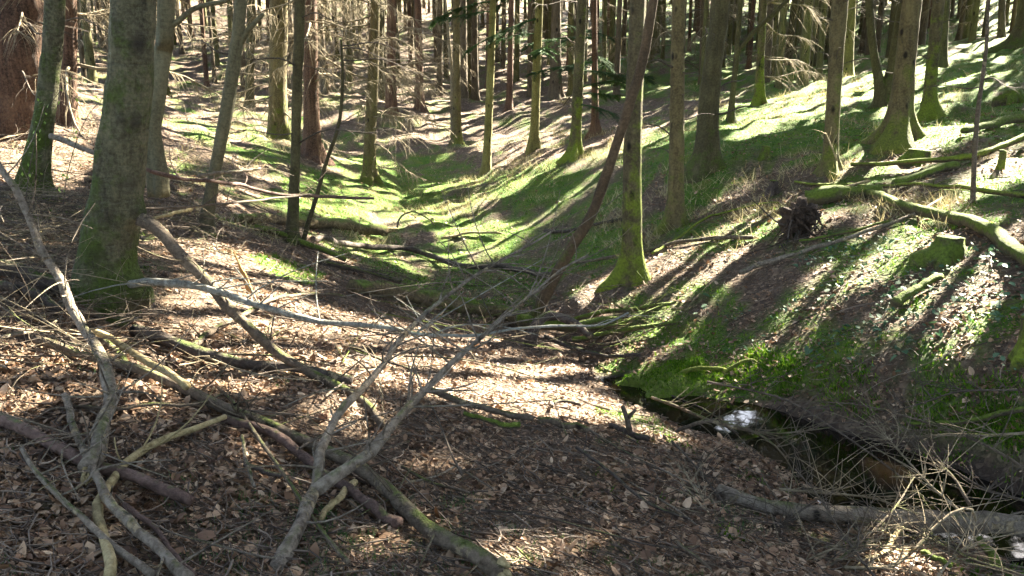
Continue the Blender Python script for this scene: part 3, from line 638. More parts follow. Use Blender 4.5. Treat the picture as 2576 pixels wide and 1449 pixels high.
   [(2518,106,20),(2520,50,16),(2521,0,16)],'far',dict(lit=True,dead=[('stub',6,.8,5,.3,.8,None)])),
 ("spruce_tree","dark mossy-footed spruce cut off by the right edge of the photo",
   [(2574,130,70),(2580,90,46),(2590,0,40)],'dark',dict(flare=.9)),
]
for (nm, lb, path, kind, op) in TREES:
    op = dict(op); limb = op.pop('limb', None)
    root, b = make_tree(nm, lb, path, kind, **op)
    if limb:
        P = np.array([at(a,c,b[1]-.02*i) for i,(a,c,_) in enumerate(limb)]); R = np.array([w_*px2m(p) for (_,_,w_),p in zip(limb,P)])
        C4 = catmull(np.c_[P,R], 26); mb = MB(); tube(mb, C4[:,:3], C4[:,3], 12, .03, taper_tip=True); link("limb", mb.mesh("limb", M[kind], b), root)

# ------------------------------------------------------------------ the stand behind: many slim spruces
def proto_tree(seed, kind):
    global rng
    mb = MB(); h = 17; z = np.r_[-.4, 0, .15, .4, 1, 2, 4, 7, 11, 17]; r = np.interp(z, [-.4,0,.15,.4,1.2,17], [1.9,1.55,1.25,1.1,1.0,.12])
    P = np.c_[.05*np.sin(z*.4+seed), .05*np.cos(z*.33+seed*2), z]; tube(mb, P, r*.125, 10, .04)
    return mb.mesh("trunk", M[kind]), None
PROTO = [proto_tree(s, k) for s, k in enumerate(['far','fargreen','far','dark','fargreen','red','far','fargreen'])]
def stand(n, xr, yr, accept, label, group, smin, taken, dead, name='spruce_tree'):
    out = 0; tries = 0
    while out < n and tries < n*60:
        tries += 1; x = rng.uniform(*xr); y = rng.uniform(*yr)
        z = H0(x,y)[0]; p = np.array([x,y,z]); u, v = proj(p)
        if not np.isfinite(u) or u < -60 or u > 2640 or v < -160 or not accept(u, v, x, y): continue
        if any((x-a)**2+(y-b)**2 < smin**2 for a,b in taken): continue
        if sunlit1(np.c_[np.full(30,x), np.full(30,y), z+np.linspace(.3,9,30)], False).mean() > .45: continue
        taken.append((x,y)); out += 1; tm, cm = PROTO[rng.integers(len(PROTO))]
        root = link(name, None, None, p); s = rng.uniform(.6,1.25); 
        tag(root, label, "tree", group)
        t = link("trunk", tm, root); t.scale = (s,s,1); t.rotation_euler = (rng.normal(0,.012), rng.normal(0,.012), rng.uniform(0,6.28)); link("crown", crown_mesh(p, 18, 8.5, 2.5, 620, True, .5), root)
        for i in range(dead):
            o = link("dead_branch", random.choice(DEAD['thin'] + DEAD['long']*2 + DEAD['droop']), root); L = rng.uniform(.8,2.4); h = rng.uniform(.6,6.5)
            o.location = (0,0,h); o.scale = (L,L,L); o.rotation_euler = (0, rng.normal(0,.2), rng.uniform(0,6.28))
TAKEN = [(0,0)]
for r_ in list(COL.objects):
    if r_.type == 'EMPTY': TAKEN.append((r_.location.x, r_.location.y))
stand(255, (3,48), (22,85), lambda u,v,x,y: u > 1560 and v < 240 - max(0,(u-1900))*.12 and v > -60, "slim spruce trunk of the dense dark stand above the mossy slope", "slim spruces of the dense stand", 1.0, TAKEN, 5)
stand(225, (-34,14), (30,72), lambda u,v,x,y: u < 1560 and v < 262 and v > -40, "slim conifer trunk on the bright hillside beyond the stream head", "slim conifers on the far hillside", 1.1, TAKEN, 6, 'conifer_tree')

# unseen plantation spruces up the right slope, added so their crowns shade the valley
def shade_trees():
    pts = []
    for _ in range(4000):
        y = rng.uniform(2, 40); x = rng.uniform(7, 34)
        z = H0(x,y)[0]; u, v = proj(np.array([x,y,z+1.0]))
        if np.isfinite(u) and u < 2680: continue
        if x < 8 and y < 8: continue
        if any((x-a)**2+(y-b)**2 < 2.35**2 for a,b in pts): continue
        pts.append((x,y))
    return pts[:190]
SHADE = shade_trees()
for _ in range(900):  # more unseen trees at the left and behind, added to cut the sky light
    a = rng.uniform(0, 2*np.pi); rr_ = rng.uniform(3.5, 22); x, y = rr_*math.cos(a), rr_*math.sin(a)
    if (y > 1.5 and abs(x) < .75*y+2.5) or (x > 6 and y > 0) or any((x-c)**2+(y-d)**2 < 3.2**2 for c,d in SHADE): continue
    if len(SHADE) < 165: SHADE.append((x,y))
SH = []
def hides_sun(x, y):
    hh_ = np.linspace(.3, 9, 30); return sunlit1(np.c_[np.full(30,x), np.full(30,y), H0(x,y)[0]+hh_], False).mean()
SHADE = [c for c in SHADE if c[1] < 0 or c[0] < 5 or hides_sun(*c) < .22]
for i,(x,y) in enumerate(SHADE):
    b = np.array([x,y,H0(x,y)[0]]); root = link("unseen_plantation_tree", None, None, b); tag(root, "tall unseen spruce of the plantation, added for the shade of its crown", "tree", "unseen plantation spruces added for shade")
    tm, _ = PROTO[i % len(PROTO)]; t = link("trunk", tm, root); s = rng.uniform(.55,.95); t.scale = (s,s,1.0); SH.append((root,b))
for root, b in SH:
    me = crown_mesh(b, 18.5, 8.0, 2.5, 800, True, .42); link("crown", me, root)
finish_crowns()

# ------------------------------------------------------------------ fallen wood
def fallen(name, label, cat, pts, kind, w0, w1, lift=.5, sides=12, rough=.05, side_twigs=0, twig_len=.4, broken=None, group=None, tk=None, tp=1.0, sink=0.0, clamp=True, tip=False, n=None, shape=None):
    """pts: (u,v) lying on the ground or (u,v,y) held at a known depth; w0,w1 = widths in photo pixels at both ends"""
    g0 = [ground(p[0],p[1]) if len(p) == 2 else at(p[0],p[1],p[2]) for p in pts]; nP = len(pts)
    P = []
    for i, p in enumerate(pts):
        ri = .5*(w0+(w1-w0)*i/max(nP-1,1))*px2m(g0[i]); P.append(gpts([p[:2]], off=ri*max(lift,.8)+.035)[0] if len(p) == 2 else g0[i])
    P = np.array(P)
    s0 = w0/2*px2m(P[0]); s1 = w1/2*px2m(P[-1]); k = np.r_[0, np.cumsum(np.linalg.norm(np.diff(P,axis=0),axis=1))]; k /= k[-1]
    R = s1+(s0-s1)*(1-k)**tp
    if len(pts[0]) == 2 and len(pts) > 2:
        pass
    nn = n or max(14, int(np.linalg.norm(np.diff(P,axis=0),axis=1).sum()/.09)); nn = min(nn, 90)
    C4 = catmull(np.c_[P,R], nn); Q, R = C4[:,:3], np.maximum(C4[:,3], .0015)
    ground_ix = np.array([len(p)==2 for p in pts]).any()
    if clamp:
        gz = H(Q[:,0],Q[:,1],False); lift = max(lift,.8); mn = gz + R*.6 + .02
        if all(len(p)==2 for p in pts):
            kk = max(3, nn//3) | 1; sm = np.convolve(np.pad(gz, kk//2, 'edge'), np.ones(kk)/kk, 'valid')[:nn]; Q[:,2] = np.maximum(sm+R*lift+.035, gz+R*.5+.02)
        else: Q[:,2] = np.maximum(Q[:,2], mn)
    if sink: Q[:5,2] -= sink*np.array([1,.75,.5,.28,.1])
    jit = rng.normal(0,1,(nn,3)); jit = (jit+np.roll(jit,1,0)+np.roll(jit,-1,0)+.8*np.roll(jit,2,0))/2; Q[1:-1] += (jit*np.minimum(R,.018)[:,None]*.38)[1:-1]; R = R*(1+.07*rng.normal(0,1,nn))
    mb = MB(); tube(mb, Q, R, sides, rough, shape, taper_tip=tip)
    if side_twigs:
        s = rng.uniform(.1,.98,side_twigs); i = (s*(nn-1)).astype(int); o = Q[i]; l = twig_len*rng.uniform(.3,1.1,side_twigs)
        Tn = np.gradient(Q,axis=0)[i]; Tn /= np.linalg.norm(Tn,axis=1,keepdims=True); d = Tn*.6 + rng.normal(0,.7,(side_twigs,3)); d[:,2] = np.abs(d[:,2])*.55+.05; d /= np.linalg.norm(d,axis=1,keepdims=True)
        m = 6; tt = np.linspace(0,1,m)[None,:,None]; cv = rng.normal(0,.3,(side_twigs,1,3)); TP = o[:,None]+d[:,None]*tt*l[:,None,None]+cv*tt**2*l[:,None,None]
        TP[...,2] = np.maximum(TP[...,2], H0(TP[...,0].ravel(),TP[...,1].ravel()).reshape(TP.shape[:2])+.01)
        V,q = many_tubes(TP, np.minimum(R[i]*.45,.005)[:,None]*np.linspace(1,.3,m)[None]+.0006, 4); mb.add(V,q)
    org = Q[nn//2]; o = link(name, mb.mesh(name, M[kind], org), None, org); tag(o, label, cat, group)
    if broken:
        e = Q[-1] if broken == 'end' else Q[0]; d = (Q[-1]-Q[-3]) if broken == 'end' else (Q[0]-Q[2]); d /= np.linalg.norm(d); r = R[-1] if broken == 'end' else R[0]
        bm = MB(); 
        for j in range(5):
            off = rng.normal(0,.38,3)*r; L = r*rng.uniform(1.2,3.4); tt = np.linspace(0,1,5)
            tube(bm, e+off-d*r*.4+np.outer(tt*L, d)+0, r*.55*(1-tt**1.3*.93), 6, .12)
        link("broken_end", bm.mesh("broken_end", M['bare'], org), o)
    return o, Q, R
FB = "fallen branch"
WOOD = [
 # left foreground
 ("fallen_branch","grey birch-like branch sweeping down the left side past the beech foot, pale split end",FB,[(-30,380,4.75),(34,477,4.6),(78,561,4.5),(111,639,4.42),(159,706,4.33),(182,764,4.22),(220,831,4.06),(247,882,3.92),(267,933,3.74),(278,975,3.6),(284,1020,3.45),(267,1061,3.32),(257,1108,3.18),(243,1149,3.06),(218,1180,2.98)],'grey',15,46,dict(side_twigs=26,twig_len=.45,broken='end',sides=16)),
 ("fallen_branch","long heavy pole running from the beech foot diagonally to the bottom centre, jagged lower end",FB,[(75,848),(200,888),(300,912),(400,942),(500,982),(580,1018),(676,1050),(811,1125),(905,1180),(989,1240),(1073,1312),(1158,1365),(1262,1424)],'brown',22,46,dict(side_twigs=24,broken='end',sides=16)),
 ("fallen_branch","pale barkless split branch lying on the long heavy pole by the beech foot",FB,[(236,833,4.25),(285,850,4.2),(355,900,4.02),(405,930,3.92),(470,972,3.8)],'bare',16,20,dict(sides=14)),
 ("broken_branch","short broken branch with a yellow snapped end at the beech foot",FB,[(330,925),(290,880),(248,842)],'brown',20,17,dict(broken='end')),
 ("fallen_log","dark straight log lying from the beech foot towards the sunny litter",'log',[(335,822),(439,860),(574,893),(743,936),(885,978)],'dim',34,22,dict(sides=16)),
 ("fallen_branch","stout dark branch leaning from a knob on the beech down to the litter",FB,[(352,552,5.0),(405,578,4.98),(449,635,4.92),(507,700,4.86),(557,757,4.8),(625,821,4.72),(709,895,4.62),(811,958,4.52),(905,1034,4.36),(960,1068)],'brown',32,20,dict(side_twigs=5,sides=16)),
 ("living_branch","lichen-grey branch growing out low from the beech and stretching across the middle",'branch',[(300,716,5.1),(340,712,5.0),(375,708,4.95),(473,716,4.86),(540,733,4.8),(625,760,4.74),(675,774,4.72),(777,801,4.72),(837,812,4.74),(989,823,4.8),(1026,836,4.84),(1100,843,4.88),(1215,841,4.95),(1276,828,5.02),(1411,821,5.15),(1513,818,5.25),(1580,787,5.35)],'lichen',24,5,dict(tp=1.7,clamp=False,side_twigs=22,twig_len=.55,tip=True)),
 ("fallen_branch","forked branch, its left prong thin and pale rising across to the upper right",FB,[(690,1395),(743,1331),(777,1266,2.93),(800,1225,3.02),(808,1162,3.16),(822,1101,3.28),(870,1020,3.45),(928,960,3.6),(972,899,3.72),(1009,851,3.82),(1040,821,3.9),(1080,780,4.0),(1175,706,4.2),(1259,655,4.35),(1327,618,4.5),(1394,578,4.65)],'grey',46,5,dict(sink=.06,tp=1.5,side_twigs=34,twig_len=.5,tip=True,sides=14)),
 ("fallen_branch","thicker right prong of the forked branch rising past the pool towards the leaning stem",FB,[(790,1236,3.0),(870,1180,3.1),(905,1162,3.16),(941,1128,3.22),(972,1088,3.3),(1022,1024,3.42),(1080,966,3.54),(1124,922,3.62),(1175,878,3.72),(1219,841,3.8),(1269,794,3.9),(1310,760,3.98),(1360,720,4.1),(1411,679,4.22),(1479,642,4.35)],'grey',38,5,dict(tp=1.9,side_twigs=36,twig_len=.5,tip=True,sides=14)),
 ("branch_stub","short pale bare stub lying beside the fork of the forked branch",FB,[(892,1200),(850,1240),(806,1292)],'bare',18,16,dict(lift=1.4)),
 ("fallen_branch","grey-brown straight pole crossing the lower left over a reddish log",FB,[(162,985),(189,1061),(216,1149),(270,1247),(338,1314),(405,1382),(475,1460)],'grey',17,30,dict(lift=2.2,side_twigs=16)),
 ("fallen_branch","thin pole in the lower left corner parallel to the grey-brown straight pole",FB,[(54,1125),(84,1176),(135,1230),(203,1297),(287,1372),(385,1450)],'grey',11,20,dict(lift=1.8,side_twigs=4)),
 ("fallen_branch","yellowish half-peeled crooked branch curling down the lower left",FB,[(566,1048),(507,1068),(429,1095),(338,1142),(290,1196),(257,1247),(243,1285),(253,1331),(267,1392),(276,1450)],'bare',14,32,dict(lift=1.0,side_twigs=3)),
 ("fallen_log","reddish log at the left edge under the grey birch-like branch",'log',[(-20,1040),(68,1080),(169,1125),(245,1160),(338,1198),(480,1256)],'purple',30,30,dict(sides=14)),
 ("stick","brown twig lying level across the grey birch-like branch",'stick',[(182,1015),(257,1020),(297,1024),(372,1010),(456,1014),(520,1003),(556,983)],'brown',9,7,dict(lift=2.5)),
 ("fallen_log","reddish pole lying just under the long heavy pole",'log',[(557,1036),(676,1076),(790,1162),(881,1218),(1002,1302)],'purple',24,30,dict(sides=14)),
 ("stick","thin straight rod slanting from the long heavy pole down to the lower middle",'stick',[(547,962),(601,1020),(676,1128),(767,1264),(794,1304),(875,1405)],'brown',8,13,dict(lift=3.0)),
 ("stick","peeled rod right beside the grey-brown straight pole at the bottom",'stick',[(311,1264),(382,1314),(422,1365),(490,1449)],'purple',15,13,dict(lift=1.0)),
 ("stick","long thin grey switch curving over the lower left litter",'stick',[(290,1240),(345,1290),(439,1338),(574,1375),(690,1402)],'grey',4,6,dict(lift=3.0)),
 ("fallen_branch","branch lying in the sunny litter behind the stout leaning branch",FB,[(483,864),(540,832),(588,801),(659,767),(709,743),(817,730),(872,749)],'brown',16,7,dict(lift=1.4,side_twigs=5)),
 ("fallen_log","short dark log half buried between the pale fork and yellowish branch",'log',[(615,1165),(680,1190),(705,1196)],'dim',14,12,dict()),
 ("stick","grey upright-looking stick lying near the long heavy pole",'stick',[(608,1090),(618,1150),(640,1220)],'grey',9,10,dict(lift=1.2)),
 ("fallen_log","thick grey log entering from the left edge behind the brush",'log',[(-40,660),(84,694),(160,730)],'dim',40,36,dict()),
 ("fallen_log","second dark log at the left edge just below the thick grey log",'log',[(-30,728),(90,752),(165,790)],'dim',28,22,dict()),
 ("stick","grey crooked stick at the left edge below the beech foot",'stick',[(-10,858),(68,850),(110,832),(152,806)],'grey',11,7,dict(lift=3)),
 ("fallen_branch","pale curved branch lying in the brush left of the beech",FB,[(92,600),(118,570),(150,552),(172,556)],'bare',10,8,dict(lift=2)),
 ("fallen_branch","smooth grey branch between the slim leaning beech and thick scarred trunk",FB,[(128,342,6.9),(176,356,6.8),(215,372,6.7),(262,392,6.6)],'grey',16,14,dict()),
 ("fallen_branch","sunlit pinkish branch winding from behind the beech towards the stream",FB,[(368,426,6.6),(420,442,6.8),(500,452,7.2),(568,458,7.6),(606,464,7.9),(640,478,8.1),(720,490,8.4),(800,494,8.8),(940,499,9.3)],'purple',11,7,dict(side_twigs=10)),
 ("fallen_branch","pale forked offshoot lying above the pinkish winding branch",FB,[(500,442,7.2),(568,432,7.4),(612,428,7.6),(655,424,7.8)],'grey',9,6,dict(side_twigs=5)),
 ("stick","dark straight branch lying level from the beech to the narrow mossy trunk",'stick',[(360,524,5.6),(470,520,6.2),(574,513,7.0),(709,497,8.2),(790,490,8.8)],'twigd',6,5,dict(side_twigs=8)),
 ("stick","short pale bare stick stuck against the beech knob",'stick',[(374,556,5.3),(400,546,5.45),(430,536,5.6),(482,527,5.9)],'bare',9,8,dict()),
 ("wood_splinter","flat orange pointed splinter of wood standing upright in the sunlit litter",'splinter',[(632,752,6.4),(622,715,6.38),(606,676,6.36),(596,650,6.34),(588,634,6.33)],'rotflat',20,3,dict(clamp=False,sides=8)),
 # middle
 ("rotten_log","rotten hollow log with a splintered end beside the upper stream",'log',[(600,536),(700,545),(800,552),(900,560),(970,574)],'rot',26,28,dict(broken='end',rough=.12,sides=18)),
 ("fallen_branch","long crooked branch spanning the green marsh to the leaning stem",FB,[(786,588),(837,598),(938,612),(1040,627),(1141,659),(1209,667),(1263,658),(1310,676),(1400,677)],'dim',17,15,dict(side_twigs=5)),
 ("rotten_log","rotten mossy log across the marsh with pale torn wood at its left end",'log',[(884,708),(1006,729),(1141,757),(1242,774),(1330,790)],'rot',40,36,dict(rough=.14,sides=18)),
 ("fallen_log","dark mossy log beneath the leaning stem, over the stream",'log',[(1300,792),(1400,800),(1500,806),(1560,812)],'mosslog',38,26,dict(lift=1.6,rough=.1)),
 ("root_branch","dark arching root hooking down into the stream beneath the leaning stem",'root',[(1335,870,8.0),(1342,835,8.0),(1362,806,8.1),(1400,796,8.1),(1450,815,8.0),(1490,850,7.9)],'dim',34,16,dict(clamp=False,rough=.08)),
 ("stick","thin pole lying along the foot of the right slope behind the mossy straight spruce",'stick',[(1450,662),(1580,632),(1707,613),(1800,602),(1896,590)],'brown',8,11,dict(side_twigs=4)),
 ("fallen_branch","dark branch lying on the marsh up to the leaning stem",FB,[(1370,585),(1430,575),(1500,560),(1570,540)],'dim',9,8,dict(side_twigs=4)),
 ("fallen_branch","bleached crooked branch in the marsh with upturned tip",FB,[(1110,594),(1160,591),(1200,590),(1262,592)],'bare',7,6,dict(side_twigs=4)),
 ("fallen_branch","arched twig standing like a hoop over the marsh",FB,[(1000,572,14.5),(1004,550,14.6),(1022,536,14.7),(1048,534,14.8),(1080,552,14.9),(1092,566,15)],'brown',5,3,dict(clamp=False)),
 ("fallen_log","brown pole lying in the litter below the sunny patch",'log',[(1062,994),(1141,1020),(1259,1051),(1340,1068)],'brown',16,15,dict()),
 ("fallen_log","short mossy pale log beside the brown pole in the litter",'log',[(1166,1054),(1215,1066),(1260,1080),(1308,1084)],'mosslog',12,15,dict()),
 ("fallen_log","brown half-buried log right of the short mossy pale log",'log',[(1354,1072),(1420,1086),(1480,1096)],'brown',18,14,dict()),
 ("fallen_log","log with an upright forked stub left of the pool",'log',[(1535,1076),(1585,1096),(1632,1114)],'dim',14,16,dict(stub=[(1578,1092,0),(1572,1062,0),(1565,1040,0)])),
 ("fallen_branch","dark arched root-like piece in the sunny litter",FB,[(1388,1022),(1396,1012,5.4),(1420,1008,5.45),(1460,1018)],'dim',10,8,dict()),
 ("fallen_log","dark mossy log just below the rotten hollow log",'log',[(640,566),(760,600),(870,646)],'mosslog',18,14,dict(side_twigs=4)),
 ("fallen_log","dark mossy pole lying behind the marsh log on the left bank",'log',[(800,640),(900,672),(1010,700)],'dim',14,12,dict(side_twigs=4)),
 ("fallen_log","mossy pole pointing right from the foot of the leaning stem",'log',[(1400,790),(1540,786),(1690,762)],'mosslog',13,10,dict(lift=2,side_twigs=6)),
 ("fallen_log","mossy pole lying low across the gully below the leaning stem",'log',[(1440,842),(1560,832),(1700,812)],'mosslog',15,11,dict(lift=2,side_twigs=6)),
 ("fallen_log","dark pole slanting down the gully towards the moss hummock",'log',[(1370,846),(1480,872),(1610,900)],'dim',12,9,dict(lift=2,side_twigs=6)),
 ("fallen_branch","mossy crooked branch rising from the gully tangle to the right slope",FB,[(1470,830),(1560,815,7.9),(1640,780,8.0),(1700,760,8.1)],'mosslog',10,5,dict(side_twigs=8)),
 ("fallen_log","dark log lying between the slim leaning beech and olive beech",'log',[(210,430),(330,450),(440,470)],'dim',16,14,dict(side_twigs=6)),
 # right slope
 ("fallen_tree","mossy fallen trunk stretching uphill from the upturned root plate",'fallen tree',[(2025,512),(2080,502),(2140,490),(2215,472)],'mosslog',46,30,dict(sides=18)),
 ("fallen_tree","mossy fallen trunk curving down to the right edge above the flat-topped stump",'fallen tree',[(2187,492),(2260,520),(2330,536),(2416,546),(2500,580),(2600,668)],'mosslog',22,46,dict(sides=18)),
 ("fallen_pole","long thin mossy pole lying level above the root plate to the right edge",'pole',[(2000,452),(2140,460),(2290,466),(2444,480),(2600,492)],'mossy',8,14,dict(lift=2,side_twigs=5)),
 ("stick","short bleached stick lit by the sun above the root plate",'stick',[(2062,492),(2110,474),(2190,447)],'bare',8,7,dict(lift=3.5)),
 ("fallen_pole","pole lying uphill behind the thin bare sapling, sunlit on top",'pole',[(2140,420),(2280,412),(2426,400),(2500,380),(2600,345)],'mossy',9,20,dict(lift=1.8,side_twigs=5)),
 ("fallen_log","short thick mossy log below the uphill pole",'log',[(2250,462),(2320,440),(2410,418)],'mosslog',24,22,dict()),
 ("fallen_log","dark mossy log at the right edge beyond the thin bare sapling",'log',[(2420,344),(2500,320),(2610,292)],'mosslog',16,26,dict()),
 ("fallen_pole","long grey pole slanting across the right slope past the root plate",'pole',[(1862,703),(1895,678),(1943,662),(2010,640),(2079,618),(2200,578),(2315,537),(2388,488)],'grey',13,6,dict(lift=1.6,side_twigs=4)),
 ("fallen_log","mossy log lying down-slope among the brambles below the stump",'log',[(2250,772),(2300,735),(2368,688)],'mosslog',26,18,dict()),
 ("fallen_branch","thin mossy branch slanting towards the thick dark spruce",FB,[(1640,640),(1760,560),(1870,520),(1960,505)],'mossy',8,6,dict()),
 ("fallen_branch","mossy branch lying below the root plate",FB,[(2010,612),(2080,598),(2150,580),(2240,560)],'mosslog',9,7,dict()),
 ("fallen_pole","mossy pole at the right edge above the pool",'pole',[(2290,994),(2400,988),(2480,982),(2610,974)],'mosslog',11,15,dict(lift=2)),
 ("dead_branch","bare forked pale branch sticking up beside the knotted brown spruce",FB,[(2106,405,11.0),(2092,370,11.0),(2076,335,11.1),(2066,345,11.1)],'bare',5,2,dict(side_twigs=5)),
 # bottom right
 ("fallen_log","thick grey log bridging the dark pool at the lower right",'log',[(1800,1274,4.16),(1900,1280,4.12),(2160,1298,4.06),(2380,1312,4.02),(2640,1328,3.98)],'grey',34,58,dict(sides=20,side_twigs=3)),
 ("fallen_log","pale mossy stub of log below the bridging log",'log',[(2458,1350,3.75),(2482,1385,3.68),(2510,1428,3.6)],'mosslog',18,28,dict()),
 ("fallen_branch","bright green mossy stick lying in mud under the bridging log",FB,[(2316,1400),(2350,1412),(2392,1430)],'mosslog',18,14,dict()),
 ("fallen_branch","thick pale branch propped below the bridging log among dead sprays",FB,[(2268,1325,3.85),(2240,1372,3.75),(2190,1440,3.6)],'bare',12,14,dict(side_twigs=5)),
 ("fallen_branch","bent pale dead branch rising over the bridging log",FB,[(2120,1462,3.45),(2260,1420,3.55),(2350,1330,3.7),(2400,1285,3.75),(2445,1278,3.8),(2456,1310,3.8)],'twig',11,6,dict(side_twigs=14,twig_len=.3)),
]
rf = bark("orange_torn_wood", (.16,.09,.03), (.30,.19,.07), (.42,.29,.13), 0, zs=1, scale=14, bmp=.5); M['rotflat'] = rf
for (nm, lb, cat, pts, kind, w0, w1, op) in WOOD:
    op = dict(op); stub = op.pop('stub', None)
    sh = (lambda th, P: 1 - .72*np.abs(np.sin(th))[None]) if kind == 'rotflat' else None
    o, Q, R = fallen(nm, lb, cat, pts, kind, w0, w1, shape=sh, **op)
    if stub:
        c = Q[len(Q)//2]; mb = MB(); tube(mb, np.array([c, c+[-.02,0,.09], c+[-.05,.01,.17]]), [.02,.017,.012], 8, .1); tube(mb, np.array([c+[-.02,0,.09], c+[.03,0,.15]]), [.014,.01], 8, .1)
        link("forked_stub", mb.mesh("forked_stub", M['brown'], Q[len(Q)//2]), o)

# dead sprays drooping over the pool, lower right (each branch its own thing)
SPR = [([(1700,1085,4.9),(1790,1060,4.8),(1900,1090,4.6),(1975,1150,4.4),(2010,1230,4.2)],"dead branch arching over the stream left of the pool"),
 ([(1780,960,5.6),(1960,1000,5.1),(2100,1080,4.8),(2240,1180,4.4),(2390,1310,3.9),(2500,1440,3.6)],"long dead branch slanting down across the pool to the bridging log"),
 ([(2576,1090,4.3),(2470,1100,4.4),(2350,1095,4.6),(2200,1108,4.8)],"pale dead branch reaching in from the right edge over green moss"),
 ([(2580,1180,4.1),(2480,1120,4.3),(2350,1070,4.6),(2160,1020,5.0),(2000,1010,5.3)],"thin dark branch arching above the pool from the right edge"),
 ([(1690,1110,4.8),(1770,1200,4.3),(1850,1310,3.8),(1890,1420,3.5)],"thin switch hanging down at the left of the dead sprays"),
 ([(2420,1290,3.9),(2330,1210,4.1),(2250,1120,4.4),(2200,1060,4.7)],"curved dead spray rising from the bridging log past the brown pool"),
 ([(2440,1270,3.9),(2390,1190,4.1),(2320,1130,4.35),(2260,1100,4.5)],"short dead spray standing beside the bent pale branch"),
 ([(2580,1260,3.9),(2480,1230,4.0),(2380,1170,4.2),(2290,1110,4.5)],"dead spray coming in low from the right edge"),
 ([(1950,1449,3.4),(2050,1400,3.5),(2150,1370,3.6),(2300,1380,3.6)],"flat dead spray along the bottom edge below the bridging log"),
 ([(2576,1449,3.4),(2430,1400,3.5),(2280,1330,3.7),(2140,1310,3.85)],"dead spray reaching up from the bottom right corner"),
 ([(1800,1330,3.85),(1860,1345,3.8),(1960,1320,3.9),(2010,1300,4.0)],"pale straight dead branch propped on the left end of the bridging log"),
 ([(1890,1449,3.35),(1830,1380,3.55),(1790,1300,3.8),(1720,1180,4.3)],"thin grey switch rising at the left of the bridging log"),
 ([(2040,1449,3.4),(2120,1400,3.5),(2240,1290,3.8),(2300,1200,4.1)],"dead spray crossing upward in front of the bridging log"),
 ([(2200,1449,3.4),(2130,1360,3.6),(2060,1250,4.0),(2000,1180,4.3)],"dead spray leaning left over the bridging log"),
 ([(2360,1449,3.35),(2400,1400,3.5),(2470,1360,3.65),(2576,1340,3.7)],"fine dead spray at the foot of the bridging log by the right edge"),
 ([(1640,1000,5.6),(1720,1030,5.3),(1840,1075,4.9),(1960,1090,4.7),(2090,1075,4.7)],"dark bramble-like switch bending over the stream bank"),
 ([(2560,980,4.8),(2420,985,4.9),(2330,1010,5.0),(2230,1040,5.0)],"fine bare spray over the moss at the right edge"),
 ([(1960,1230,4.2),(2080,1240,4.15),(2200,1255,4.1),(2330,1300,3.95)],"thin spray lying level just above the bridging log")]
for i,(pts,lb) in enumerate(SPR):
    fallen("dead_spray", lb, "dead branch", pts, ('brown','twigd','twig')[i%3], (9,6,7)[i%3], 3, side_twigs=30, twig_len=.34, clamp=False, tip=True, group="dead sprays over the pool", sides=7)

# long poles in the right foreground litter
POLES = [([(1640,1490-530),(1760,1010),(1860,1060)],"thin switch above the stream bank litter",5),([(1450,1140),(1540,1200),(1640,1270),(1730,1310)],"brown rod in the litter pointing at the bridging log",9),
 ([(1130,1155),(1180,1180),(1240,1215)],"bluish short rod in the middle litter",6),([(1010,1160),(1080,1195),(1180,1225)],"bluish-grey rod right of the crossed branches",9),
 ([(1210,1265),(1350,1290),(1480,1330),(1640,1375),(1760,1390)],"long silvery rod through the lower middle litter",6),([(1480,1090),(1600,1160),(1760,1240)],"thin rod slanting down from the half-buried logs",5),
 ([(1580,1215),(1660,1260),(1760,1330)],"dark rod beside the brown rod in the litter",6),([(1020,1200),(1100,1180),(1150,1160)],"short yellowish rod behind the crossed branches",7),
 ([(1700,1370),(1790,1440)],"dark half-buried rod at the bottom edge",8),([(1300,1360),(1340,1400),(1390,1449)],"short rod near the jagged lower end of the pole",5),
 ([(880,870),(960,905),(1040,940),(1060,990)],"thin dark rod through the sunny patch",6),([(560,880),(700,900),(830,935)],"straight thin rod behind the dark straight log",6),
 ([(980,760),(1060,800),(1110,830)],"orange-brown rod between the sunny patch and marsh log",7),([(820,1010),(900,960),(960,930)],"thin rod under the crossed branches",6)]
for pts, lb, wd in POLES:
    fallen("stick", lb, "stick", pts, random.choice(['brown','grey','dim']), wd, wd*.7, lift=2.0, side_twigs=2, group="rods in the litter", sides=8)
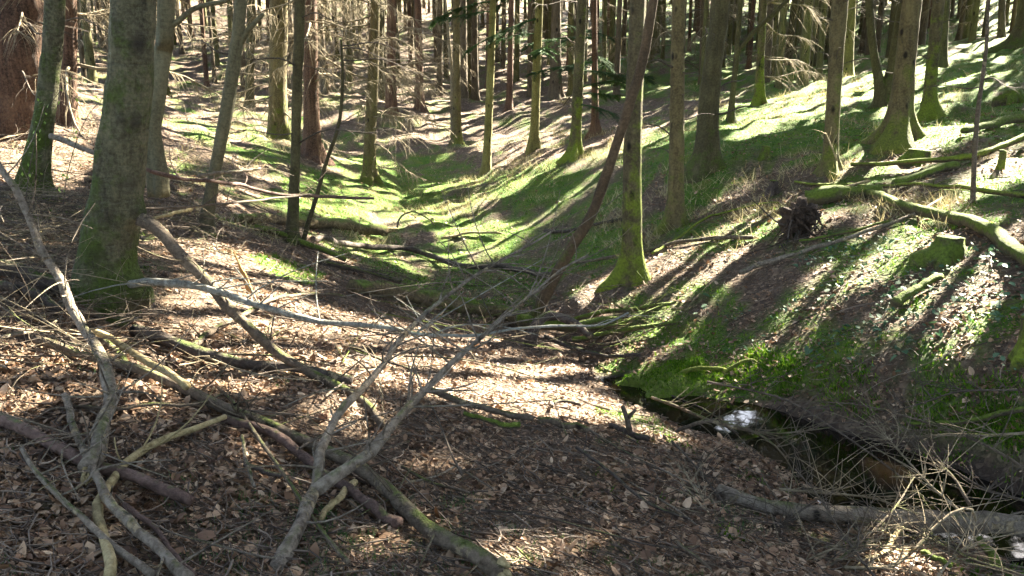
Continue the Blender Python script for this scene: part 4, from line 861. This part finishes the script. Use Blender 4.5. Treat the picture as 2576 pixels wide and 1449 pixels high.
# thin bare twigs tangled at the left and centre: individuals that nothing tells apart
for i in range(275):
    if i >= 160: u = rng.uniform(-20,920); v = rng.uniform(370,640)
    elif i >= 104: u = rng.uniform(880,1680); v = rng.uniform(690,890)
    elif i < 80: u = rng.uniform(-20,420); v = rng.uniform(430,960)
    else: u = rng.uniform(420,1400); v = rng.uniform(640,1150)
    b = ground(u,v); a = rng.normal(.35,.9); L = rng.uniform(.5,1.7); n = 7; t = np.linspace(-.5,.5,n)
    P = np.c_[b[0]+t*L*math.cos(a), b[1]+t*L*math.sin(a)*.8, np.zeros(n)]; P[:,1] += .12*L*np.sin(t*4+i)
    P[:,2] = H0(P[:,0],P[:,1]) + .02 + rng.uniform(0,.10) + (t+.5)*rng.uniform(-.05,.38)*L*.6; P[:,2] = np.maximum(P[:,2], H0(P[:,0],P[:,1])+.02)
    C = catmull(P, 18); mb = MB(); th = rng.uniform(.003,.0075); tube(mb, C, np.linspace(th,th*.3,18), 6, .05)
    k = rng.integers(4,11); ii = rng.integers(2,17,k); d = rng.normal(0,1,(k,3)); d[:,2] = np.abs(d[:,2])*.6; d /= np.linalg.norm(d,axis=1,keepdims=True); tt = np.linspace(0,1,5)[None,:,None]
    l = rng.uniform(.1,.4,k)[:,None,None]; V,q = many_tubes(C[ii][:,None]+d[:,None]*tt*l+rng.normal(0,.25,(k,1,3))*tt**2*l, np.full((k,1),th*.3)*np.linspace(1,.4,5)[None]+.0006, 3); mb.add(V,q)
    o = link("dead_twig", mb.mesh("dead_twig", M[('twig','twigd','brown')[i%3] if i >= 160 else ('mosslog','twigd','brown')[i%3] if i >= 104 else ('twig','twigd','brown','twigd')[i%4]], b), None, b)
    tag(o, "fine dead twig of the brush behind the thick beech" if i >= 160 else "mossy dead twig in the tangle over the gully by the leaning stem" if i >= 104 else "thin bare dead twig in the tangle around the thick beech" if i < 80 else "thin bare dead twig on the litter near the sunny patch", "twig", "brush behind the thick beech" if i >= 160 else "twigs tangled over the gully" if i >= 104 else "twigs tangled by the beech" if i < 80 else "twigs on the sunny litter")

# ------------------------------------------------------------------ stumps and root plate
def stump(label, u, v, w, hpx, kind='mosslog', flare=.6, post=False, y=None):
    b = ground(u,v) if y is None else at(u,v,y); s = px2m(b); r = w/2*s; h = hpx*s; z = np.r_[-.25, 0, .15*h, .4*h, .75*h, .95*h, h]
    mb = MB(); P = np.c_[b[0]+.02*np.sin(z*9), b[1]+0*z, b[2]+z]; rr = r*(1+flare*np.exp(-np.clip(z,0,None)/(.3*h+.01)))*np.r_[1,1,1,1,1,1,.9]
    ph = rng.random(2)*6
    tube(mb, P, rr, 26, .10, lambda th,P_: 1+.34*np.exp(-np.clip(P_[:,2:3]-b[2],0,None)/(.4*h))*np.cos(4*th[None]+ph[0])+.05*np.cos(3*th[None]+ph[1]))
    root = link("tree_stump" if not post else "post_stump", None, None, b); tag(root, label, "stump")
    link("stump_body", mb.mesh("stump_body", M[kind], b), root)
    c = MB(); tube(c, np.array([b+[0,0,h*.97],b+[0,0,h*1.03],b+[0,0,h*1.06]]), [r*.93,r*.9,r*.6], 20, .05); link("cut_top", c.mesh("cut_top", M['mosslog'], b), root)
    return root
stump("broad flat-topped stump covered in bright moss among the brambles", 2378, 652, 60, 56, flare=1.1)
stump("little green stump on the bare litter right of the thick dark spruce", 1922, 402, 20, 34)
stump("low mossy stump just below the widest knotted spruce", 2306, 404, 50, 28, flare=.3)
stump("thin dark post-like stump beyond the thin bare sapling", 2513, 434, 15, 54, kind='mossy', post=True, flare=.3)
stump("mossy stump on the upper slope near the right edge", 2544, 250, 34, 22)
stump("dark mossy post cut off by the right edge beside the brambles", 2572, 905, 40, 108, kind='mossy', post=True, flare=.4)
stump("dark stump among moss below the long thin mossy pole", 1943, 480, 18, 26, kind='dim')
def moss_hummock():
    b = ground(1730,965); b[2] = H(b[0],b[1])[0]; root = link("moss_hummock", None, None, b); tag(root, "bright green moss hummock at the edge of the water with arching mossy twigs", "moss hummock")
    nr, nt = 26, 90; rr = np.linspace(0,1,nr)[:,None]; th = np.linspace(0,2*np.pi,nt,endpoint=False)[None]; ed = 1+.18*np.sin(3*th+1)+.12*np.sin(5*th)+.08*np.sin(9*th+2)
    X = b[0]+.62*rr*ed*np.cos(th); Y = b[1]+.30*rr*ed*np.sin(th)+0*X; hgt = .085*(1-rr**2)*(1+1.5*(vnoise(X,Y,.15,1.1)-.5)+1.1*(vnoise(X,Y,.06,2.1)-.5)); Z = H(X.ravel(),Y.ravel()).reshape(X.shape)*.3+b[2]*.7+hgt-.02-.10*rr**3
    V = np.c_[X.ravel(),Y.ravel(),Z.ravel()]; i = np.arange(nr-1)[:,None]*nt; j = np.arange(nt)[None]; q = np.stack([i+j,i+nt+j,i+nt+(j+1)%nt,i+(j+1)%nt],-1).reshape(-1,4)
    link("mound", MB().add(V,q).mesh("mound", M['mosspad'], b), root)
    k = 5200; ii = rng.integers(nt, len(V), k); P = V[ii]+rng.normal(0,.014,(k,3))*[1,1,.3]; a = rng.random(k)*6.28; d = np.c_[rng.normal(0,.55,(k,2)), np.ones(k)]; d /= np.linalg.norm(d,axis=1,keepdims=True); sd = np.c_[np.cos(a),np.sin(a),0*a]*.005
    m2 = MB().add(np.stack([P-sd,P+sd,P+d*.026*rng.uniform(.3,1.6,k)[:,None]],1).reshape(-1,3), None, np.arange(3*k).reshape(-1,3)); o = link("moss", m2.mesh("moss", M['mossblade'], b, False), root); o["kind"] = "stuff"
    for kx, (pts, wd) in enumerate([([(1690,955),(1730,932),(1790,925),(1850,940),(1880,975)],13),([(1800,960),(1840,925),(1890,905),(1930,935)],10),([(1860,970),(1880,935),(1905,930)],8),([(1780,990),(1850,965),(1960,940)],8)]):
        P = np.array([at(u,v,b[1]-.05-.03*kx) for u,v in pts]); C = catmull(P,24); mb = MB(); tube(mb, C, wd/2*px2m(b)*np.linspace(1,.55,24)*(1+.12*rng.normal(0,1,24)), 9, .15)
        link("mossy_twig", mb.mesh("mossy_twig", M['mosstwig'], b), root)
moss_hummock()
def root_plate():
    b = ground(2006, 592); s = px2m(b); root = link("root_plate", None, None, b); tag(root, "dark upturned root plate of a fallen tree with dangling roots and earth", "root plate")
    mb = MB(); n = 64; th = np.linspace(0,2*np.pi,n,endpoint=False); rings = []
    c = b + np.array([0,0,44*s]); prof = [(.02,-.13),(.2,-.16),(.38,-.12),(.55,-.15),(.72,-.08),(.88,-.06),(1.0,.02),(.9,.10),(.55,.15),(.2,.17)]
    out = 1 + .22*np.sin(2*th+1) + .16*np.sin(5*th+.4) + .12*np.sin(9*th+2) + .08*np.sin(17*th)
    for k, (f, dep) in enumerate(prof):
        lump = vnoise(np.cos(th)*f*3+9, np.sin(th)*f*3+5, .55, 2.0+k*.05)-.5
        r = f*(out*f + (1-f))*(1+.10*lump); rings.append(np.c_[c[0]+np.cos(th)*r*42*s, c[1]+dep+.16*lump+rng.normal(0,.012,n), c[2]+np.sin(th)*r*50*s])
    V = np.vstack(rings); i = np.arange(len(prof)-1)[:,None]*n; j = np.arange(n)[None]; q = np.stack([i+j,i+(j+1)%n,i+n+(j+1)%n,i+n+j],-1).reshape(-1,4)
    mb.add(V,q); link("earth_disc", mb.mesh("earth_disc", M['root'], b), root)
    for k in range(34):
        a = rng.uniform(0,2*np.pi); f = rng.uniform(.2,1)**.6; st = c + np.array([math.cos(a)*38*s*f, -.10, math.sin(a)*44*s*f]); L = rng.gamma(3,.075)+.08
        d = np.array([math.cos(a)*.5+rng.normal(0,.6), -.35+rng.normal(0,.25), rng.normal(-.45,.6)]); d /= np.linalg.norm(d); t = np.linspace(0,1,9)
        P = st + np.outer(t*L,d) + np.outer(t**2*L, rng.normal(0,.45,3)) + np.outer(np.sin(t*6)*L*.08, rng.normal(0,1,3)) + np.outer(t**2,[0,0,-.10]); P[:,2] = np.maximum(P[:,2], H0(P[:,0],P[:,1])+.01)
        m2 = MB(); tube(m2, P, rng.uniform(.004,.017)*(1-.8*t)+.0015, 6, .12); link("root", m2.mesh("root", M['root' if k%4 else 'dim'], b), root)
root_plate()
def pine_cone(u,v,label,rz):
    b = ground(u,v); b = np.array([b[0],b[1],H(b[0],b[1])[0]+.012]); mb = MB(); N = 70
    i = np.arange(N); t = (i+.5)/N; L = .10; r = .021*np.sin(np.pi*np.clip(t*.86+.09,0,1))**.7; a = i*2.39996
    x = (t-.5)*L; c = np.c_[x, np.cos(a)*r, np.sin(a)*r]; o = np.c_[.5+0*t, np.cos(a), np.sin(a)]; o/=np.linalg.norm(o,axis=1,keepdims=True); sd = np.c_[0*t, -np.sin(a), np.cos(a)]
    V = np.stack([c-sd*.008-o*.006, c+sd*.008-o*.006, c+sd*.006+o*.009, c-sd*.006+o*.009],1).reshape(-1,3); V[:,2] *= .9
    mb.add(V, np.arange(4*N).reshape(-1,4)); tube(mb, np.c_[np.linspace(-.045,.045,7),np.zeros(7),np.zeros(7)], .015*np.sin(np.linspace(.4,2.8,7)), 8)
    o = link("pine_cone", mb.mesh("pine_cone", M['cone'], smooth=False), None, b); o.rotation_euler = (0,.1,rz); tag(o, label, "pine cone", "cones on the litter")
pine_cone(378,1252,"pine cone lying by the end of the reddish log",-.3); pine_cone(572,1093,"pine cone by the pale tip of the yellowish branch",.2)
pine_cone(388,1284,"pine cone just below the one by the reddish log",-.6); pine_cone(800,1060,"pine cone near the long heavy pole in the middle",.9)

# ------------------------------------------------------------------ ground cover (uncountable)
def scatter(n, rmin, rmax, power=0.0, amax=36):
    """points thick near the path and thinner far away"""
    r = rmin*(rmax/rmin)**(rng.random(n)**(1-power)); a = np.radians(rng.uniform(-amax,amax,n)); x, y = r*np.sin(a), r*np.cos(a)
    return np.c_[x,y,H(x,y)]
def leaves(name, P, size, m, label, lift=.006, stand=.38, fold=.35):
    k = len(P); a = rng.random(k)*2*np.pi; tilt = rng.normal(0,stand,(k,2)); s = size*rng.choice([.45,.7,1.,1.35],k,p=[.2,.35,.33,.12])*rng.uniform(.8,1.2,k)
    e1 = np.c_[np.cos(a), np.sin(a), tilt[:,0]]; e1/=np.linalg.norm(e1,axis=1,keepdims=True); e2 = np.c_[-np.sin(a), np.cos(a), tilt[:,1]]; e2/=np.linalg.norm(e2,axis=1,keepdims=True); up = np.cross(e1,e2)
    c = P + np.c_[np.zeros((k,2)), lift+rng.random(k)*.012]; cu = rng.normal(0,.16,k)[:,None]; fo = rng.normal(fold,.3,k)[:,None]*.3; S = s[:,None]
    wv = rng.uniform(.24,.40,k)[:,None]
    pts = [c-e1*S*.5, c-e1*S*.16+e2*S*wv+up*S*fo, c+e1*S*.24+e2*S*wv*.85+up*S*(fo+cu), c+e1*S*.55+up*S*cu*2, c+e1*S*.24-e2*S*wv*.85+up*S*(fo*.6+cu), c-e1*S*.16-e2*S*wv+up*S*fo*.8]
    V = np.stack(pts,1).reshape(-1,3); b = np.arange(k)[:,None]*6; q = np.vstack([b+[0,1,2,3], b+[0,3,4,5]])
    o = link(name, MB().add(V,q).mesh(name, m, smooth=False)); tag(o, label, kind="stuff"); return o
def blades(name, P, h, wdt, m, label, spread=.5):
    k = len(P); a = rng.random(k)*2*np.pi; hh = h*rng.uniform(.5,1.3,k); d = np.c_[rng.normal(0,spread,k), rng.normal(0,spread,k), np.ones(k)]; d/=np.linalg.norm(d,axis=1,keepdims=True)
    s = np.c_[np.cos(a),np.sin(a),0*a]*wdt; P = P - np.c_[np.zeros((k,2)), np.full(k,.006)]
    V = np.stack([P-s, P+s, P+d*hh[:,None]],1).reshape(-1,3)
    o = link(name, MB().add(V,None,np.arange(3*k).reshape(-1,3)).mesh(name, m, smooth=False)); tag(o, label, kind="stuff"); return o
def tuftpts(C, per, rad):
    k = len(C); P = np.repeat(C,per,0); P[:,:2] += rng.normal(0,rad,(k*per,2)); P[:,2] = H(P[:,0],P[:,1]); return P
def dry(P): d,_ = stream_d(P[:,0],P[:,1]); return P[(d > .82) | (P[:,1] > W0[1]+.1) | (rng.random(len(P)) < .10)]
P = dry(scatter(105000, 2.0, 26)); u,v = proj(P); mo = moss_at(P); marsh = inpoly(u,v,MOSS[0][0]) | inpoly(u,v,MOSS[1][0])
keep = rng.random(len(P)) < np.where(marsh, .42, np.where(mo > .5, .35, 1.0))*np.clip((.6*vnoise(P[:,0],P[:,1],.55,8.8)+.4*vnoise(P[:,0],P[:,1],.17,4.8)-.34)*4.5,.12,1)
leaves("leaf_litter", P[keep], .043, M['leaf'], "dry brown beech leaves carpeting the ground")
P = dry(scatter(26000, 4, 8.5, 0, 34)); u,v = proj(P); q = inpoly(u,v,[(1560,860),(1900,880),(2200,930),(2576,960),(2576,1250),(2350,1180),(2100,1060),(1750,960)])
leaves("bank_litter", P[q & (rng.random(len(P)) < .5)], .045, M['leaf'], "brown leaves caught on the steep bank above the pool")
P = P[q]; P = P[vnoise(P[:,0],P[:,1],.3,6.6) > .5]; blades("bank_moss", tuftpts(P[:2200], 14, .025), .05, .006, M['mossblade'], "ragged moss tufts on the bank above the pool", .7)
P = dry(scatter(95000, 2.0, 13)); leaves("litter_crumbs", P, .017, M['leaf'], "crumbled bits of leaf and bark between the larger leaves")
def twigs(n, rmin, rmax, label, name):
    P = dry(scatter(n, rmin, rmax)); u,v = proj(P); mk = inpoly(u,v,MOSS[0][0]) | inpoly(u,v,MOSS[1][0]); P = P[(rng.random(len(P)) < np.where(mk,.6,1))]
    k = len(P); a = np.where(rng.random(k) < .5, rng.normal(2.5,.5,k), rng.random(k)*6.28); L = rng.gamma(2.0,.05,k)+.03; m = 4; t = np.linspace(-.5,.5,m)[None]
    X = P[:,0:1]+t*L[:,None]*np.cos(a)[:,None]; Y = P[:,1:2]+t*L[:,None]*np.sin(a)[:,None]; cv = rng.normal(0,.12,k)[:,None]*L[:,None]*(t**2*4); X = X - cv*np.sin(a)[:,None]; Y = Y + cv*np.cos(a)[:,None]
    Z = np.repeat(P[:,2:3],m,1) + (H0(X.ravel(),Y.ravel())-np.repeat(H0(P[:,0],P[:,1]),m)).reshape(k,m) + .008 + rng.random(k)[:,None]*.02 + t*rng.normal(0,.10,k)[:,None]*L[:,None] + .008*np.abs(rng.normal(0,1,k))[:,None]
    R = (rng.gamma(2.2,.0008,k)+.0009)[:,None]*np.linspace(1,.5,m)[None]; V,q = many_tubes(np.stack([X,Y,Z],-1), R, 3)
    tag(link(name, MB().add(V,q).mesh(name, M['twiglit'])), label, kind="stuff")
twigs(19000, 2.0, 22, "fine twigs and needles strewn over the leaf litter", "twig_litter")
P = dry(scatter(190000, 3.5, 30)); mo = moss_at(P); blades("moss", P[mo*rng.random(len(P)) > .40], .045, .008, M['mossblade'], "bright green moss carpet on the stream banks and slope", .55)
C = scatter(1500, 2.2, 9); u,v = proj(C); C = C[((u < 900) & (v > 930) & (vnoise(C[:,0],C[:,1],.45,2.9) > .55)) | (inpoly(u,v,MOSS[6][0])) | ((u>900)&(v>1250)&(vnoise(C[:,0],C[:,1],.5,1.9)>.66))]
blades("grass", tuftpts(dry(C), 26, .03), .05, .0022, M['grassy'], "small tufts of fresh green needles and grass in the litter", .7)
C = scatter(2600, 8, 34); u,v = proj(C); C = C[(v < 640) & (u > 350) & (vnoise(C[:,0],C[:,1],.9,12.3) > .62)]
C2 = scatter(5200, 9, 30); u,v = proj(C2); q = np.zeros(len(C2), bool)  # extra pale tufts only inside the sunlit bands, to make them look whiter
for pl in (LIT[0], LIT[1], LIT[4], LIT[26], LIT[30]): q |= inpoly(u, v, pl)
C = np.vstack([C, C2[q & (vnoise(C2[:,0],C2[:,1],.4,1.3) > .34)][:260]])
blades("dry_grass", tuftpts(C, 26, .10), .20, .004, M['drygrass'], "bleached dry grass and fine dead stems, extra pale tufts whitening the sunlit bands", 1.1)
P = dry(scatter(16000, 4.5, 13, 0, 34)); u,v = proj(P); q = inpoly(u,v,[(1880,760),(2050,620),(2250,600),(2576,640),(2576,960),(2350,960),(2100,960),(1900,860)]); q |= inpoly(u,v,[(1700,740),(1900,680),(1960,900),(1800,900)]) & (rng.random(len(P)) < .5)
P = P[q & (vnoise(P[:,0],P[:,1],.45,3.3) > .42)]; leaves("bramble_cover", P, .05, M['ivy'], "low bluish green bramble leaves spreading over the right slope", lift=.05, stand=.35)
C = np.array([at(rng.uniform(60,260), rng.uniform(150,300), 5.6) for _ in range(50)]); 
def spring_shoot(u0, v0, lb):
    b = ground(u0, v0); P = np.array([b, b+[.1,.05,.5], b+[.28,.05,.9], b+[.5,.02,1.12]]); C4 = catmull(P,16); root = link("seedling", None, None, b); tag(root, lb, "seedling")
    mb = MB(); tube(mb, C4, np.linspace(.005,.0015,16), 5); link("stem", mb.mesh("stem", M['twigd'], b), root); lm = MB()
    for i in range(4,16):
        for j in range(3):
            c = C4[i]+rng.normal(0,.035,3); d = rng.normal(0,1,3); d/=np.linalg.norm(d); s_ = np.cross(d,[0,0,1]); s_/=np.linalg.norm(s_)
            lm.add(np.array([c-d*.018,c+s_*.010,c+d*.02,c-s_*.010]), [[0,1,2,3]])
    link("foliage", lm.mesh("foliage", M['bud'], b, False), root)
spring_shoot(60,560,"seedling with tiny fresh green leaves before the slim leaning beech"); spring_shoot(150,600,"seedling with fresh leaves between slim beech and thick scarred trunk")
